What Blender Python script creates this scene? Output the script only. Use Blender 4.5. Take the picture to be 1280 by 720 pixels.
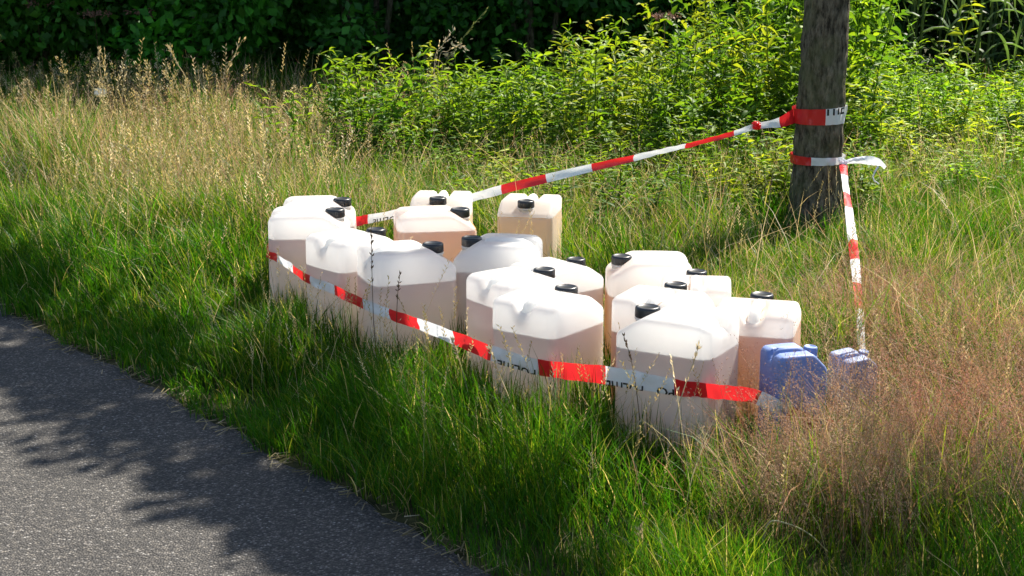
import bpy, bmesh, math, random
import numpy as np
from mathutils import Vector, Matrix
from math import radians as R, sin, cos, pi

for o in list(bpy.data.objects):
    bpy.data.objects.remove(o)
scene = bpy.context.scene
C = scene.collection

# ------------------------------------------------------------------ camera, sky, sun, exposure
FPX, PITCH, HC = 1900.0, R(13.4), 1.55
cam_d = bpy.data.cameras.new('camera')
cam_d.sensor_width = 36.0
cam_d.lens = FPX / 1280 * 36
cam_d.clip_start = 0.05
cam_d.clip_end = 3000
cam = bpy.data.objects.new('camera', cam_d)
C.objects.link(cam)
cam.location = (0, 0, HC)
cam.rotation_euler = (pi / 2 - PITCH, 0, 0)
scene.camera = cam

SUN_AZ, SUN_EL = R(36.5), R(47)          # azimuth clockwise from +Y (towards +X)
w = bpy.data.worlds.new('World')
scene.world = w
w.use_nodes = True
nt = w.node_tree
sky = nt.nodes.new('ShaderNodeTexSky')
sky.sky_type = 'NISHITA'
sky.sun_disc = False
sky.sun_elevation = SUN_EL
sky.sun_rotation = SUN_AZ
bg = nt.nodes['Background']
nt.links.new(sky.outputs[0], bg.inputs[0])
bg.inputs[1].default_value = 0.08

sd = bpy.data.lights.new('sun', 'SUN')
sd.energy = 5.0
sd.angle = R(0.53)
sd.color = (1.0, 0.93, 0.82)
sun = bpy.data.objects.new('sun', sd)
C.objects.link(sun)
SUNV = Vector((sin(SUN_AZ) * cos(SUN_EL), cos(SUN_AZ) * cos(SUN_EL), sin(SUN_EL)))
sun.rotation_euler = (-SUNV).to_track_quat('-Z', 'Y').to_euler()
sun.location = SUNV * 30

scene.view_settings.view_transform = 'Standard'
scene.view_settings.look = 'None'
scene.view_settings.exposure = 1.46
scene.view_settings.gamma = 1.0
scene.view_settings.use_curve_mapping = False
scene.render.engine = 'CYCLES'
cy = scene.cycles
cy.use_denoising = True
try:
    cy.denoiser = 'OPENIMAGEDENOISE'
    cy.denoising_input_passes = 'RGB_ALBEDO_NORMAL'
    cy.denoising_prefilter = 'ACCURATE'
except Exception:
    pass
cy.max_bounces = 12
cy.diffuse_bounces = 4
cy.glossy_bounces = 2
cy.transmission_bounces = 8
cy.transparent_max_bounces = 8
cy.sample_clamp_indirect = 6
cy.caustics_reflective = False
cy.caustics_refractive = False

rng = np.random.default_rng(11)
random.seed(5)

# ------------------------------------------------------------------ helpers
SP, CP = sin(PITCH), cos(PITCH)
def ray(u, v):
    a = (u - 640) / FPX; b = (360 - v) / FPX
    return Vector((a, CP + b * SP, -SP + b * CP))
def at_z(u, v, z):
    d = ray(u, v); return Vector((0, 0, HC)) + d * ((z - HC) / d.z)
def at_y(u, v, y):
    d = ray(u, v); return Vector((0, 0, HC)) + d * (y / d.y)

def smooth(x, a, b):
    t = np.clip((x - a) / (b - a), 0, 1); return t * t * (3 - 2 * t)

def vnoise(x, y, scale, seed=0):
    g = np.random.default_rng(seed).random((64, 64))
    fx = np.asarray(x) / scale + 100; fy = np.asarray(y) / scale + 100
    ix = np.floor(fx).astype(int); iy = np.floor(fy).astype(int)
    tx = fx - ix; ty = fy - iy
    tx = tx * tx * (3 - 2 * tx); ty = ty * ty * (3 - 2 * ty)
    def gg(a, b): return g[a % 64, b % 64]
    return (gg(ix, iy) * (1 - tx) + gg(ix + 1, iy) * tx) * (1 - ty) + (gg(ix, iy + 1) * (1 - tx) + gg(ix + 1, iy + 1) * tx) * ty

def tag(o, label=None, cat=None, group=None, kind=None):
    if label: o['label'] = label
    if cat: o['category'] = cat
    if group: o['group'] = group
    if kind: o['kind'] = kind
    return o

def link(name, me, mat=None, parent=None):
    if mat is not None and not me.materials: me.materials.append(mat)
    o = bpy.data.objects.new(name, me)
    C.objects.link(o)
    if parent is not None: o.parent = parent
    return o

def empty(name, loc=(0, 0, 0), rz=0.0, scale=1.0):
    o = bpy.data.objects.new(name, None)
    C.objects.link(o)
    o.empty_display_size = 0.1
    o.location = loc; o.rotation_euler = (0, 0, rz); o.scale = (scale,) * 3
    return o

def np_mesh(name, V, tris=None, quads=None, col=None, smooth_shade=False):
    """fast mesh from numpy arrays; col is per-vertex rgb"""
    me = bpy.data.meshes.new(name)
    V = np.asarray(V, np.float32)
    parts = []; sizes = []
    if quads is not None and len(quads):
        parts.append(np.asarray(quads, np.int32).ravel()); sizes.append(np.full(len(quads), 4, np.int32))
    if tris is not None and len(tris):
        parts.append(np.asarray(tris, np.int32).ravel()); sizes.append(np.full(len(tris), 3, np.int32))
    idx = np.concatenate(parts); sz = np.concatenate(sizes)
    me.vertices.add(len(V)); me.vertices.foreach_set('co', V.ravel())
    me.loops.add(len(idx)); me.loops.foreach_set('vertex_index', idx)
    me.polygons.add(len(sz))
    me.polygons.foreach_set('loop_start', np.concatenate([[0], np.cumsum(sz)[:-1]]).astype(np.int32))
    try: me.polygons.foreach_set('loop_total', sz)
    except Exception: pass
    if smooth_shade: me.polygons.foreach_set('use_smooth', np.ones(len(sz), bool))
    if col is not None:
        at = me.color_attributes.new('Col', 'FLOAT_COLOR', 'POINT')
        c4 = np.ones((len(V), 4), np.float32); c4[:, :3] = col
        at.data.foreach_set('color', c4.ravel())
    me.update(calc_edges=True)
    return me

class Geo:
    """collects vertex/face/colour arrays"""
    def __init__(s): s.V = []; s.T = []; s.Q = []; s.c = []; s.n = 0
    def add(s, V, tris=None, quads=None, col=(1, 1, 1)):
        V = np.asarray(V, float).reshape(-1, 3)
        if tris is not None and len(tris): s.T.append(np.asarray(tris, int).reshape(-1, 3) + s.n)
        if quads is not None and len(quads): s.Q.append(np.asarray(quads, int).reshape(-1, 4) + s.n)
        s.V.append(V); s.c.append(np.broadcast_to(np.asarray(col, float), V.shape)); s.n += len(V)
    def arrays(s):
        return (np.concatenate(s.V), np.concatenate(s.T) if s.T else np.zeros((0, 3), int),
                np.concatenate(s.Q) if s.Q else np.zeros((0, 4), int), np.concatenate(s.c))
    def mesh(s, name, sm=False):
        V, T, Q, c = s.arrays(); return np_mesh(name, V, T, Q, c, sm)
    def scatter(s, tpl, pos, rot, scl, tint=None, tilt=None):
        """place copies of a template (V,T,Q,col): pos (n,3), rot about z (n), scale (n) or (n,3), tint (n,3)"""
        V, T, Q, c = tpl; n = len(pos)
        if n == 0: return
        scl = np.asarray(scl, float)
        if scl.ndim == 1: scl = np.repeat(scl[:, None], 3, 1)
        P = V[None] * scl[:, None]
        if tilt is not None:                       # shear-free lean: move points by height
            P = P.copy(); P[..., 0] += P[..., 2] * tilt[:, None, 0]; P[..., 1] += P[..., 2] * tilt[:, None, 1]
        ca, sa = np.cos(rot)[:, None], np.sin(rot)[:, None]
        X = P[..., 0] * ca - P[..., 1] * sa + pos[:, None, 0]
        Y = P[..., 0] * sa + P[..., 1] * ca + pos[:, None, 1]
        Z = P[..., 2] + pos[:, None, 2]
        col = np.repeat(c[None], n, 0)
        if tint is not None: col = col * tint[:, None]
        off = (np.arange(n) * len(V))[:, None, None]
        s.add(np.stack([X, Y, Z], -1), (T[None] + off).reshape(-1, 3) if len(T) else None,
              (Q[None] + off).reshape(-1, 4) if len(Q) else None, col.reshape(-1, 3))

def tube_geo(g, pts, rad, sides=3, col=(1, 1, 1), cap=True):
    pts = [Vector(p) for p in pts]; n = len(pts)
    V = []
    prev = None
    for i, p in enumerate(pts):
        t = (pts[min(i + 1, n - 1)] - pts[max(i - 1, 0)]).normalized()
        a = t.cross(Vector((0, 0, 1)) if abs(t.z) < .95 else Vector((1, 0, 0))).normalized()
        if prev is not None:
            a = (prev - t * prev.dot(t)).normalized()
        prev = a
        b = t.cross(a)
        r = rad[i] if hasattr(rad, '__len__') else rad
        for k in range(sides):
            an = 2 * pi * k / sides
            V.append(p + a * (r * cos(an)) + b * (r * sin(an)))
    Q = [(i * sides + k, i * sides + (k + 1) % sides, (i + 1) * sides + (k + 1) % sides, (i + 1) * sides + k)
         for i in range(n - 1) for k in range(sides)]
    T = []
    if cap:
        V.append(pts[0]); V.append(pts[-1]); m = n * sides
        for k in range(sides):
            T.append((m, (k + 1) % sides, k)); T.append((m + 1, (n - 1) * sides + k, (n - 1) * sides + (k + 1) % sides))
    g.add(np.array([tuple(v) for v in V]), T, Q, col)

# ------------------------------------------------------------------ materials
def mat_new(name):
    m = bpy.data.materials.new(name); m.use_nodes = True
    nt = m.node_tree; nt.nodes.clear()
    out = nt.nodes.new('ShaderNodeOutputMaterial')
    return m, nt, out
def N(nt, t, **kw):
    n = nt.nodes.new(t)
    for k, v in kw.items(): setattr(n, k, v)
    return n

def foliage_mat(name, trans=0.45, tgain=(1.35, 1.25, 0.7), rough=0.45, spec=0.25, noise=0.35):
    m, nt, out = mat_new(name)
    at = N(nt, 'ShaderNodeAttribute', attribute_name='Col')
    tc = N(nt, 'ShaderNodeTexCoord')
    nz = N(nt, 'ShaderNodeTexNoise'); nz.inputs['Scale'].default_value = 9.0; nz.inputs['Detail'].default_value = 3
    nt.links.new(tc.outputs['Object'], nz.inputs['Vector'])
    mr = N(nt, 'ShaderNodeMapRange'); mr.inputs['To Min'].default_value = 1 - noise; mr.inputs['To Max'].default_value = 1 + noise
    nt.links.new(nz.outputs['Fac'], mr.inputs['Value'])
    mx = N(nt, 'ShaderNodeVectorMath', operation='SCALE')
    nt.links.new(at.outputs['Color'], mx.inputs[0]); nt.links.new(mr.outputs[0], mx.inputs['Scale'])
    p = N(nt, 'ShaderNodeBsdfPrincipled')
    p.inputs['Roughness'].default_value = rough
    p.inputs['Specular IOR Level'].default_value = spec
    nt.links.new(mx.outputs[0], p.inputs['Base Color'])
    mt = N(nt, 'ShaderNodeVectorMath', operation='MULTIPLY'); mt.inputs[1].default_value = tgain
    nt.links.new(mx.outputs[0], mt.inputs[0])
    tr = N(nt, 'ShaderNodeBsdfTranslucent'); nt.links.new(mt.outputs[0], tr.inputs['Color'])
    ms = N(nt, 'ShaderNodeMixShader'); ms.inputs[0].default_value = trans
    nt.links.new(p.outputs[0], ms.inputs[1]); nt.links.new(tr.outputs[0], ms.inputs[2])
    nt.links.new(ms.outputs[0], out.inputs[0])
    return m
M_GRASS = foliage_mat('grass_blade', 0.5)
M_DRY = foliage_mat('dry_grass', 0.35, (1.15, 1.0, .8), .6, .15)
M_LEAF = foliage_mat('leaf', 0.5, (1.4, 1.3, .6), .55, .22)
M_DARKLEAF = foliage_mat('hedge_leaf', 0.3, (1.2, 1.3, .6), .5, .25)

def simple_mat(name, col, rough=.5, spec=.5, coat=0, bump=None, metal=0):
    m, nt, out = mat_new(name)
    p = N(nt, 'ShaderNodeBsdfPrincipled')
    p.inputs['Base Color'].default_value = (*col, 1); p.inputs['Roughness'].default_value = rough
    p.inputs['Specular IOR Level'].default_value = spec; p.inputs['Metallic'].default_value = metal
    nt.links.new(p.outputs[0], out.inputs[0])
    if bump:
        tc = N(nt, 'ShaderNodeTexCoord'); nz = N(nt, 'ShaderNodeTexNoise'); nz.inputs['Scale'].default_value = bump[0]; nz.inputs['Detail'].default_value = 4
        nt.links.new(tc.outputs['Object'], nz.inputs['Vector'])
        b = N(nt, 'ShaderNodeBump'); b.inputs['Strength'].default_value = bump[1]; b.inputs['Distance'].default_value = bump[2]
        nt.links.new(nz.outputs['Fac'], b.inputs['Height']); nt.links.new(b.outputs[0], p.inputs['Normal'])
    return m

def plastic_mat(name, col, trans=0.6, tcol=None, dirt=True, rough=.38):
    """milky translucent polyethylene: diffuse + translucent sheet with a soft gloss"""
    m, nt, out = mat_new(name)
    tc = N(nt, 'ShaderNodeTexCoord')
    nz = N(nt, 'ShaderNodeTexNoise'); nz.inputs['Scale'].default_value = 8; nz.inputs['Detail'].default_value = 9; nz.inputs['Roughness'].default_value = .68
    nt.links.new(tc.outputs['Object'], nz.inputs['Vector'])
    rp = N(nt, 'ShaderNodeMapRange'); rp.inputs['From Min'].default_value = .3; rp.inputs['From Max'].default_value = .75
    rp.inputs['To Min'].default_value = 1.0; rp.inputs['To Max'].default_value = .82 if dirt else 1.0
    nt.links.new(nz.outputs['Fac'], rp.inputs['Value'])
    sc = N(nt, 'ShaderNodeVectorMath', operation='SCALE'); sc.inputs[0].default_value = col
    nt.links.new(rp.outputs[0], sc.inputs['Scale'])
    nb = N(nt, 'ShaderNodeTexNoise'); nb.inputs['Scale'].default_value = 22; nb.inputs['Detail'].default_value = 3
    nt.links.new(tc.outputs['Object'], nb.inputs['Vector'])
    bp = N(nt, 'ShaderNodeBump'); bp.inputs['Strength'].default_value = .25; bp.inputs['Distance'].default_value = .004
    nt.links.new(nb.outputs['Fac'], bp.inputs['Height'])
    p = N(nt, 'ShaderNodeBsdfPrincipled'); p.inputs['Roughness'].default_value = rough; p.inputs['Specular IOR Level'].default_value = .45
    nt.links.new(sc.outputs[0], p.inputs['Base Color']); nt.links.new(bp.outputs[0], p.inputs['Normal'])
    tr = N(nt, 'ShaderNodeBsdfTranslucent'); tr.inputs['Color'].default_value = (*(tcol or col), 1)
    ms = N(nt, 'ShaderNodeMixShader'); ms.inputs[0].default_value = trans
    nt.links.new(p.outputs[0], ms.inputs[1]); nt.links.new(tr.outputs[0], ms.inputs[2]); nt.links.new(ms.outputs[0], out.inputs[0])
    return m
M_HDPE = plastic_mat('milky_polyethylene', (.88, .88, .865), .69, (.955, .955, .935))
M_BLUE = plastic_mat('blue_polyethylene', (.21, .30, .58), .2, (.08, .15, .5), rough=.5)
M_BLUE2 = plastic_mat('faded_blue_polyethylene', (.30, .38, .60), .2, (.1, .18, .5), rough=.6)
M_CAP = simple_mat('black_cap_plastic', (.012, .012, .014), .35, .5)

def liquid_mat(name, low, top):
    """cloudy waste liquid; colour blends from low to top over the upper part"""
    m, nt, out = mat_new(name)
    at = N(nt, 'ShaderNodeAttribute', attribute_name='Col')
    mx = N(nt, 'ShaderNodeMix', data_type='RGBA')
    mx.inputs[6].default_value = (*low, 1); mx.inputs[7].default_value = (*top, 1)
    sp = N(nt, 'ShaderNodeSeparateColor'); nt.links.new(at.outputs['Color'], sp.inputs[0])
    nt.links.new(sp.outputs[0], mx.inputs[0])
    d = N(nt, 'ShaderNodeBsdfDiffuse'); t = N(nt, 'ShaderNodeBsdfTranslucent')
    nt.links.new(mx.outputs[2], d.inputs['Color']); nt.links.new(mx.outputs[2], t.inputs['Color'])
    ms = N(nt, 'ShaderNodeMixShader'); ms.inputs[0].default_value = .62
    nt.links.new(d.outputs[0], ms.inputs[1]); nt.links.new(t.outputs[0], ms.inputs[2]); nt.links.new(ms.outputs[0], out.inputs[0])
    return m
LIQ = {'pink': liquid_mat('pinkish_liquid', (.79, .70, .585), (.73, .56, .49)),  # one pink-tan liquid; sunlight is painted in as orange and amber, shade as grey
       'orange': liquid_mat('sunlit_orange_liquid', (.80, .54, .24), (.77, .46, .22)),
       'amber': liquid_mat('sunlit_amber_liquid', (.84, .66, .36), (.80, .58, .30)),
       'grey': liquid_mat('shaded_grey_liquid', (.70, .62, .57), (.66, .54, .51))}

# bark
def bark_mat():
    m, nt, out = mat_new('bark')
    tc = N(nt, 'ShaderNodeTexCoord')
    mp = N(nt, 'ShaderNodeMapping'); mp.inputs['Scale'].default_value = (1, 1, .35)
    nt.links.new(tc.outputs['Object'], mp.inputs['Vector'])
    n1 = N(nt, 'ShaderNodeTexNoise'); n1.inputs['Scale'].default_value = 42; n1.inputs['Detail'].default_value = 6; n1.inputs['Roughness'].default_value = .7
    nt.links.new(mp.outputs[0], n1.inputs['Vector'])
    r1 = N(nt, 'ShaderNodeValToRGB')
    r1.color_ramp.elements[0].position = .38; r1.color_ramp.elements[0].color = (.036, .030, .021, 1)
    r1.color_ramp.elements[1].position = .68; r1.color_ramp.elements[1].color = (.27, .23, .165, 1)
    nt.links.new(n1.outputs['Fac'], r1.inputs[0])
    n2 = N(nt, 'ShaderNodeTexNoise'); n2.inputs['Scale'].default_value = 7; n2.inputs['Detail'].default_value = 5
    nt.links.new(tc.outputs['Object'], n2.inputs['Vector'])
    r2 = N(nt, 'ShaderNodeMapRange'); r2.inputs['From Min'].default_value = .45; r2.inputs['From Max'].default_value = .65; r2.inputs['To Max'].default_value = .6
    nt.links.new(n2.outputs['Fac'], r2.inputs['Value'])
    mx = N(nt, 'ShaderNodeMix', data_type='RGBA'); mx.inputs[7].default_value = (.11, .12, .05, 1)
    nt.links.new(r1.outputs[0], mx.inputs[6]); nt.links.new(r2.outputs[0], mx.inputs[0])
    p = N(nt, 'ShaderNodeBsdfPrincipled'); p.inputs['Roughness'].default_value = .9; p.inputs['Specular IOR Level'].default_value = .15
    b = N(nt, 'ShaderNodeBump'); b.inputs['Strength'].default_value = 1.0; b.inputs['Distance'].default_value = .03
    nt.links.new(n1.outputs['Fac'], b.inputs['Height']); nt.links.new(b.outputs[0], p.inputs['Normal'])
    nt.links.new(mx.outputs[2], p.inputs['Base Color']); nt.links.new(p.outputs[0], out.inputs[0])
    return m
M_BARK = bark_mat()

def tape_mat(name, col, trans):
    m, nt, out = mat_new(name)
    p = N(nt, 'ShaderNodeBsdfPrincipled'); p.inputs['Base Color'].default_value = (*col, 1); p.inputs['Roughness'].default_value = .32
    tc = N(nt, 'ShaderNodeTexCoord'); nz = N(nt, 'ShaderNodeTexNoise'); nz.inputs['Scale'].default_value = 45; nz.inputs['Detail'].default_value = 2
    nt.links.new(tc.outputs['Object'], nz.inputs['Vector'])
    b = N(nt, 'ShaderNodeBump'); b.inputs['Strength'].default_value = .5; b.inputs['Distance'].default_value = .004
    nt.links.new(nz.outputs['Fac'], b.inputs['Height']); nt.links.new(b.outputs[0], p.inputs['Normal'])
    t = N(nt, 'ShaderNodeBsdfTranslucent'); t.inputs['Color'].default_value = (*col, 1)
    ms = N(nt, 'ShaderNodeMixShader'); ms.inputs[0].default_value = trans
    nt.links.new(p.outputs[0], ms.inputs[1]); nt.links.new(t.outputs[0], ms.inputs[2]); nt.links.new(ms.outputs[0], out.inputs[0])
    return m
M_RED = tape_mat('tape_red', (.72, .025, .03), .35)
M_WHITE = tape_mat('tape_white', (.85, .86, .88), .3)
M_INK = simple_mat('black_print', (.015, .015, .015), .5, .3)
M_PAPER = simple_mat('white_paper', (.82, .82, .8), .7, .2, bump=(40, .5, .004))

def road_mat():
    m, nt, out = mat_new('chipped_asphalt')
    tc = N(nt, 'ShaderNodeTexCoord')
    v1 = N(nt, 'ShaderNodeTexVoronoi'); v1.inputs['Scale'].default_value = 150
    nt.links.new(tc.outputs['Object'], v1.inputs['Vector'])
    sp = N(nt, 'ShaderNodeSeparateColor'); nt.links.new(v1.outputs['Color'], sp.inputs[0])
    r = N(nt, 'ShaderNodeValToRGB')
    els = r.color_ramp.elements
    els[0].position = 0; els[0].color = (.030, .028, .026, 1)
    els[1].position = 1; els[1].color = (.28, .265, .24, 1)
    for pos, c in ((.45, (.050, .046, .041)), (.75, (.095, .086, .074)), (.9, (.155, .138, .115)), (.96, (.17, .155, .14))):
        e = els.new(pos); e.color = (*c, 1)
    nt.links.new(sp.outputs[0], r.inputs[0])
    n2 = N(nt, 'ShaderNodeTexNoise'); n2.inputs['Scale'].default_value = 1.7; n2.inputs['Detail'].default_value = 5
    nt.links.new(tc.outputs['Object'], n2.inputs['Vector'])
    mr = N(nt, 'ShaderNodeMapRange'); mr.inputs['To Min'].default_value = .55; mr.inputs['To Max'].default_value = 1.4
    nt.links.new(n2.outputs['Fac'], mr.inputs['Value'])
    # binder seen between the chips
    dk = N(nt, 'ShaderNodeMapRange'); dk.inputs['From Min'].default_value = .25; dk.inputs['From Max'].default_value = .55; dk.inputs['To Min'].default_value = 1; dk.inputs['To Max'].default_value = .45
    nt.links.new(v1.outputs['Distance'], dk.inputs['Value'])
    mm = N(nt, 'ShaderNodeMath', operation='MULTIPLY'); nt.links.new(mr.outputs[0], mm.inputs[0]); nt.links.new(dk.outputs[0], mm.inputs[1])
    sc = N(nt, 'ShaderNodeVectorMath', operation='SCALE'); nt.links.new(r.outputs[0], sc.inputs[0]); nt.links.new(mm.outputs[0], sc.inputs['Scale'])
    p = N(nt, 'ShaderNodeBsdfPrincipled'); p.inputs['Roughness'].default_value = .75; p.inputs['Specular IOR Level'].default_value = .35
    nt.links.new(sc.outputs[0], p.inputs['Base Color'])
    inv = N(nt, 'ShaderNodeMath', operation='SUBTRACT'); inv.inputs[0].default_value = 1; nt.links.new(v1.outputs['Distance'], inv.inputs[1])
    ad = N(nt, 'ShaderNodeMath', operation='ADD'); nt.links.new(inv.outputs[0], ad.inputs[0]); nt.links.new(sp.outputs[1], ad.inputs[1])
    b = N(nt, 'ShaderNodeBump'); b.inputs['Strength'].default_value = 1; b.inputs['Distance'].default_value = .004
    nt.links.new(ad.outputs[0], b.inputs['Height']); nt.links.new(b.outputs[0], p.inputs['Normal'])
    nt.links.new(p.outputs[0], out.inputs[0])
    return m
def soil_mat():
    m, nt, out = mat_new('thatch_soil')
    tc = N(nt, 'ShaderNodeTexCoord')
    n1 = N(nt, 'ShaderNodeTexNoise'); n1.inputs['Scale'].default_value = 14; n1.inputs['Detail'].default_value = 8
    nt.links.new(tc.outputs['Object'], n1.inputs['Vector'])
    r = N(nt, 'ShaderNodeValToRGB')
    r.color_ramp.elements[0].position = .35; r.color_ramp.elements[0].color = (.018, .022, .008, 1)
    r.color_ramp.elements[1].position = .7; r.color_ramp.elements[1].color = (.075, .07, .028, 1)
    nt.links.new(n1.outputs['Fac'], r.inputs[0])
    p = N(nt, 'ShaderNodeBsdfPrincipled'); p.inputs['Roughness'].default_value = 1; p.inputs['Specular IOR Level'].default_value = .1
    b = N(nt, 'ShaderNodeBump'); b.inputs['Strength'].default_value = .8; b.inputs['Distance'].default_value = .02
    nt.links.new(n1.outputs['Fac'], b.inputs['Height']); nt.links.new(b.outputs[0], p.inputs['Normal'])
    nt.links.new(r.outputs[0], p.inputs['Base Color']); nt.links.new(p.outputs[0], out.inputs[0])
    return m

# ------------------------------------------------------------------ ground and road
NX, NY, N0 = .790, .613, 2.09                     # road edge: NX*x + NY*y = N0
UX, UY = -.613, .790                              # direction along the road
def edge_e(x, y): return NX * x + NY * y - N0
def road_pt(t, e): return (UX * t + NX * (e + N0), UY * t + NY * (e + N0))
def edge_wob(t): return .008 * np.sin(t * 1.7 + .6) + .010 * np.sin(t * 4.3) + .009 * np.sin(t * 11 + 1)

V = [(-1500, -1500, 0), (1500, -1500, 0), (1500, 1500, 0), (-1500, 1500, 0)]
me = bpy.data.meshes.new('ground'); me.from_pydata(V, [], [(0, 1, 2, 3)])
tag(link('ground', me, soil_mat()), 'grassy verge ground under the meadow', kind='structure')
ts = np.concatenate([np.linspace(-80, -6, 60), np.linspace(-5.9, 12, 400), np.linspace(12.2, 120, 90)])
V = []
for t in ts:
    wv = float(edge_wob(t)) + (float(vnoise(np.array([t]), np.array([0.]), .09, 3)[0]) - .5) * .03
    V += [(*road_pt(t, wv), .004), (*road_pt(t, -5.2), .004)]
n = len(ts)
me = bpy.data.meshes.new('road'); me.from_pydata(V, [], [(2 * i, 2 * i + 2, 2 * i + 3, 2 * i + 1) for i in range(n - 1)])
tag(link('road', me, road_mat()), 'grey chip-sealed asphalt road', kind='structure')

# ------------------------------------------------------------------ jerrycans
LC, WC, HCAN = .29, .24, .43
def ztop(x, y):
    ch = (1 - smooth(np.abs(y), .025, .043)) * (1 - smooth(x, .015, .06))     # channel under the handle, open at the back
    sl = smooth(x, .045, .15)                                     # shoulders fall away at the cap end
    back = smooth(-x, .11, .145) * .006
    crown = .004 * (1 - (x / .145) ** 2)
    return HCAN - .004 + crown - ch * .028 - sl * .045 - back
def ring(inset, ncol, l=LC, wd=WC, r=.028):
    """rounded-rectangle outline with ncol points, inset towards the centre"""
    l2, w2, rr = l / 2 - inset, wd / 2 - inset, max(r - inset * .8, .004)
    l2 = max(l2, .0005); w2 = max(w2, .0005); rr = min(rr, l2, w2)
    segs = [(2 * (w2 - rr), 'r'), (pi / 2 * rr, 'c0'), (2 * (l2 - rr), 't'), (pi / 2 * rr, 'c1'), (2 * (w2 - rr), 'l'), (pi / 2 * rr, 'c2'), (2 * (l2 - rr), 'b'), (pi / 2 * rr, 'c3')]
    fr = [7, 9, 9, 9, 7, 9, 9, 9]                                # fixed number of points per side, so rings line up
    k = ncol // sum(fr); out = []
    for (ln, s), m in zip(segs, fr):
        m *= k
        for i in range(m):
            f = i / m
            if s == 'r': out.append((l2, -(w2 - rr) + ln * f))
            elif s == 't': out.append((l2 - rr - ln * f, w2))
            elif s == 'l': out.append((-l2, w2 - rr - ln * f))
            elif s == 'b': out.append((-(l2 - rr) + ln * f, -w2))
            else:
                q = int(s[1]); a = q * pi / 2 + f * pi / 2
                cx = (l2 - rr) * (1 if q in (0, 3) else -1); cyy = (w2 - rr) * (1 if q in (0, 1) else -1)
                out.append((cx + rr * cos(a), cyy + rr * sin(a)))
    return np.array(out)
NCOL = 136
def wall_ring(z, inset=0.0):
    """outline of the side walls at height z (array or number): slightly bulged faces with two shallow grooves"""
    rg0 = ring(inset, NCOL)
    bul = .0055 * np.sin(np.clip(z / HCAN, 0, 1) * pi) - .003 * np.exp(-((z - .055) / .006) ** 2)
    corner = smooth((LC / 2 - np.abs(rg0[:, 0])) + (WC / 2 - np.abs(rg0[:, 1])), .0, .06)
    nrm = np.stack([np.where(np.abs(rg0[:, 0]) > LC / 2 - .004 - inset, np.sign(rg0[:, 0]), 0), np.where(np.abs(rg0[:, 1]) > WC / 2 - .004 - inset, np.sign(rg0[:, 1]), 0)], -1)
    return rg0 + nrm * (bul * corner)[:, None]
def body_mesh(name='jerrycan_body'):
    rows = []
    RT, RB = .017, .018
    for a in np.linspace(0, pi / 2, 5):                          # bottom edge rounding
        rg = ring(RB * (1 - sin(a)), NCOL); rows.append(np.c_[rg, np.full(len(rg), RB * (1 - cos(a)))])
    rg0 = ring(0, NCOL); zt = ztop(rg0[:, 0], rg0[:, 1]) - RT
    for f in np.linspace(.06, 1, 16):
        z = RB + (zt - RB) * f
        rows.append(np.c_[wall_ring(z), z])
    for a in np.linspace(0, pi / 2, 7)[1:]:
        rg = ring(RT * (1 - cos(a)), NCOL); rows.append(np.c_[rg, ztop(rg[:, 0], rg[:, 1]) - RT * (1 - sin(a))])
    for ins in np.linspace(RT, WC / 2 - .001, 17)[1:]:
        rg = ring(ins, NCOL); rows.append(np.c_[rg, ztop(rg[:, 0], rg[:, 1])])
    m = len(rows[0]); V = np.concatenate(rows); nr = len(rows)
    i = np.arange(m); j = (i + 1) % m
    Q = np.concatenate([np.stack([k * m + i, k * m + j, (k + 1) * m + j, (k + 1) * m + i], -1) for k in range(nr - 1)])
    # close the seam line on top (the last ring is almost a line) and the bottom
    me = np_mesh(name, V, None, Q, None, True)
    bm = bmesh.new(); bm.from_mesh(me)
    bm.verts.ensure_lookup_table()
    bm.faces.new([bm.verts[k] for k in range(m - 1, -1, -1)])
    top = [bm.verts[(nr - 1) * m + k] for k in range(m)]
    bm.faces.new(top)
    bmesh.ops.recalc_face_normals(bm, faces=bm.faces[:])
    bm.to_mesh(me); bm.free()
    return me
def liquid_mesh(level, name='liquid_fill'):
    rows = []; cols = []
    for z in [.004, .03] + list(np.linspace(.06, level - .03, 6)) + [level - .014, level - .004, level]:
        rg = wall_ring(np.full(NCOL, z), .0016) * (.93 if z < .01 else 1.0); rows.append(np.c_[rg, np.full(len(rg), z)])
        f = float(smooth(np.array([z]), level - .10, level - .004)[0])
        cols.append(np.full((len(rg), 3), f))
    m = len(rows[0]); V = np.concatenate(rows); nr = len(rows)
    i = np.arange(m); j = (i + 1) % m
    Q = np.concatenate([np.stack([k * m + i, k * m + j, (k + 1) * m + j, (k + 1) * m + i], -1) for k in range(nr - 1)])
    V = np.concatenate([V, [[0, 0, level], [0, 0, .004]]]); cols = np.concatenate(cols + [np.ones((1, 3)), np.zeros((1, 3))])
    T = np.concatenate([np.stack([(nr - 1) * m + i, (nr - 1) * m + j, np.full(m, nr * m)], -1), np.stack([j, i, np.full(m, nr * m + 1)], -1)])
    return np_mesh(name, V, T, Q, cols, False)
def lathe_arrays(prof, sides, rib=0.0, ribrows=()):
    V = []
    for k, (r, z) in enumerate(prof):
        for s in range(sides):
            rr = r - (rib if (k in ribrows and s % 2) else 0)
            a = 2 * pi * s / sides; V.append((rr * cos(a), rr * sin(a), z))
    n = len(prof); i = np.arange(sides); j = (i + 1) % sides
    Q = np.concatenate([np.stack([k * sides + i, k * sides + j, (k + 1) * sides + j, (k + 1) * sides + i], -1) for k in range(n - 1)])
    return np.array(V), Q
V, Q = lathe_arrays([(.001, .0), (.035, .0), (.0365, .002), (.0365, .024), (.0345, .029), (.029, .031), (.027, .029), (.001, .029)], 60, .0014, (2, 3))
CAP_ME = np_mesh('screw_cap', V, None, Q)
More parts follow.
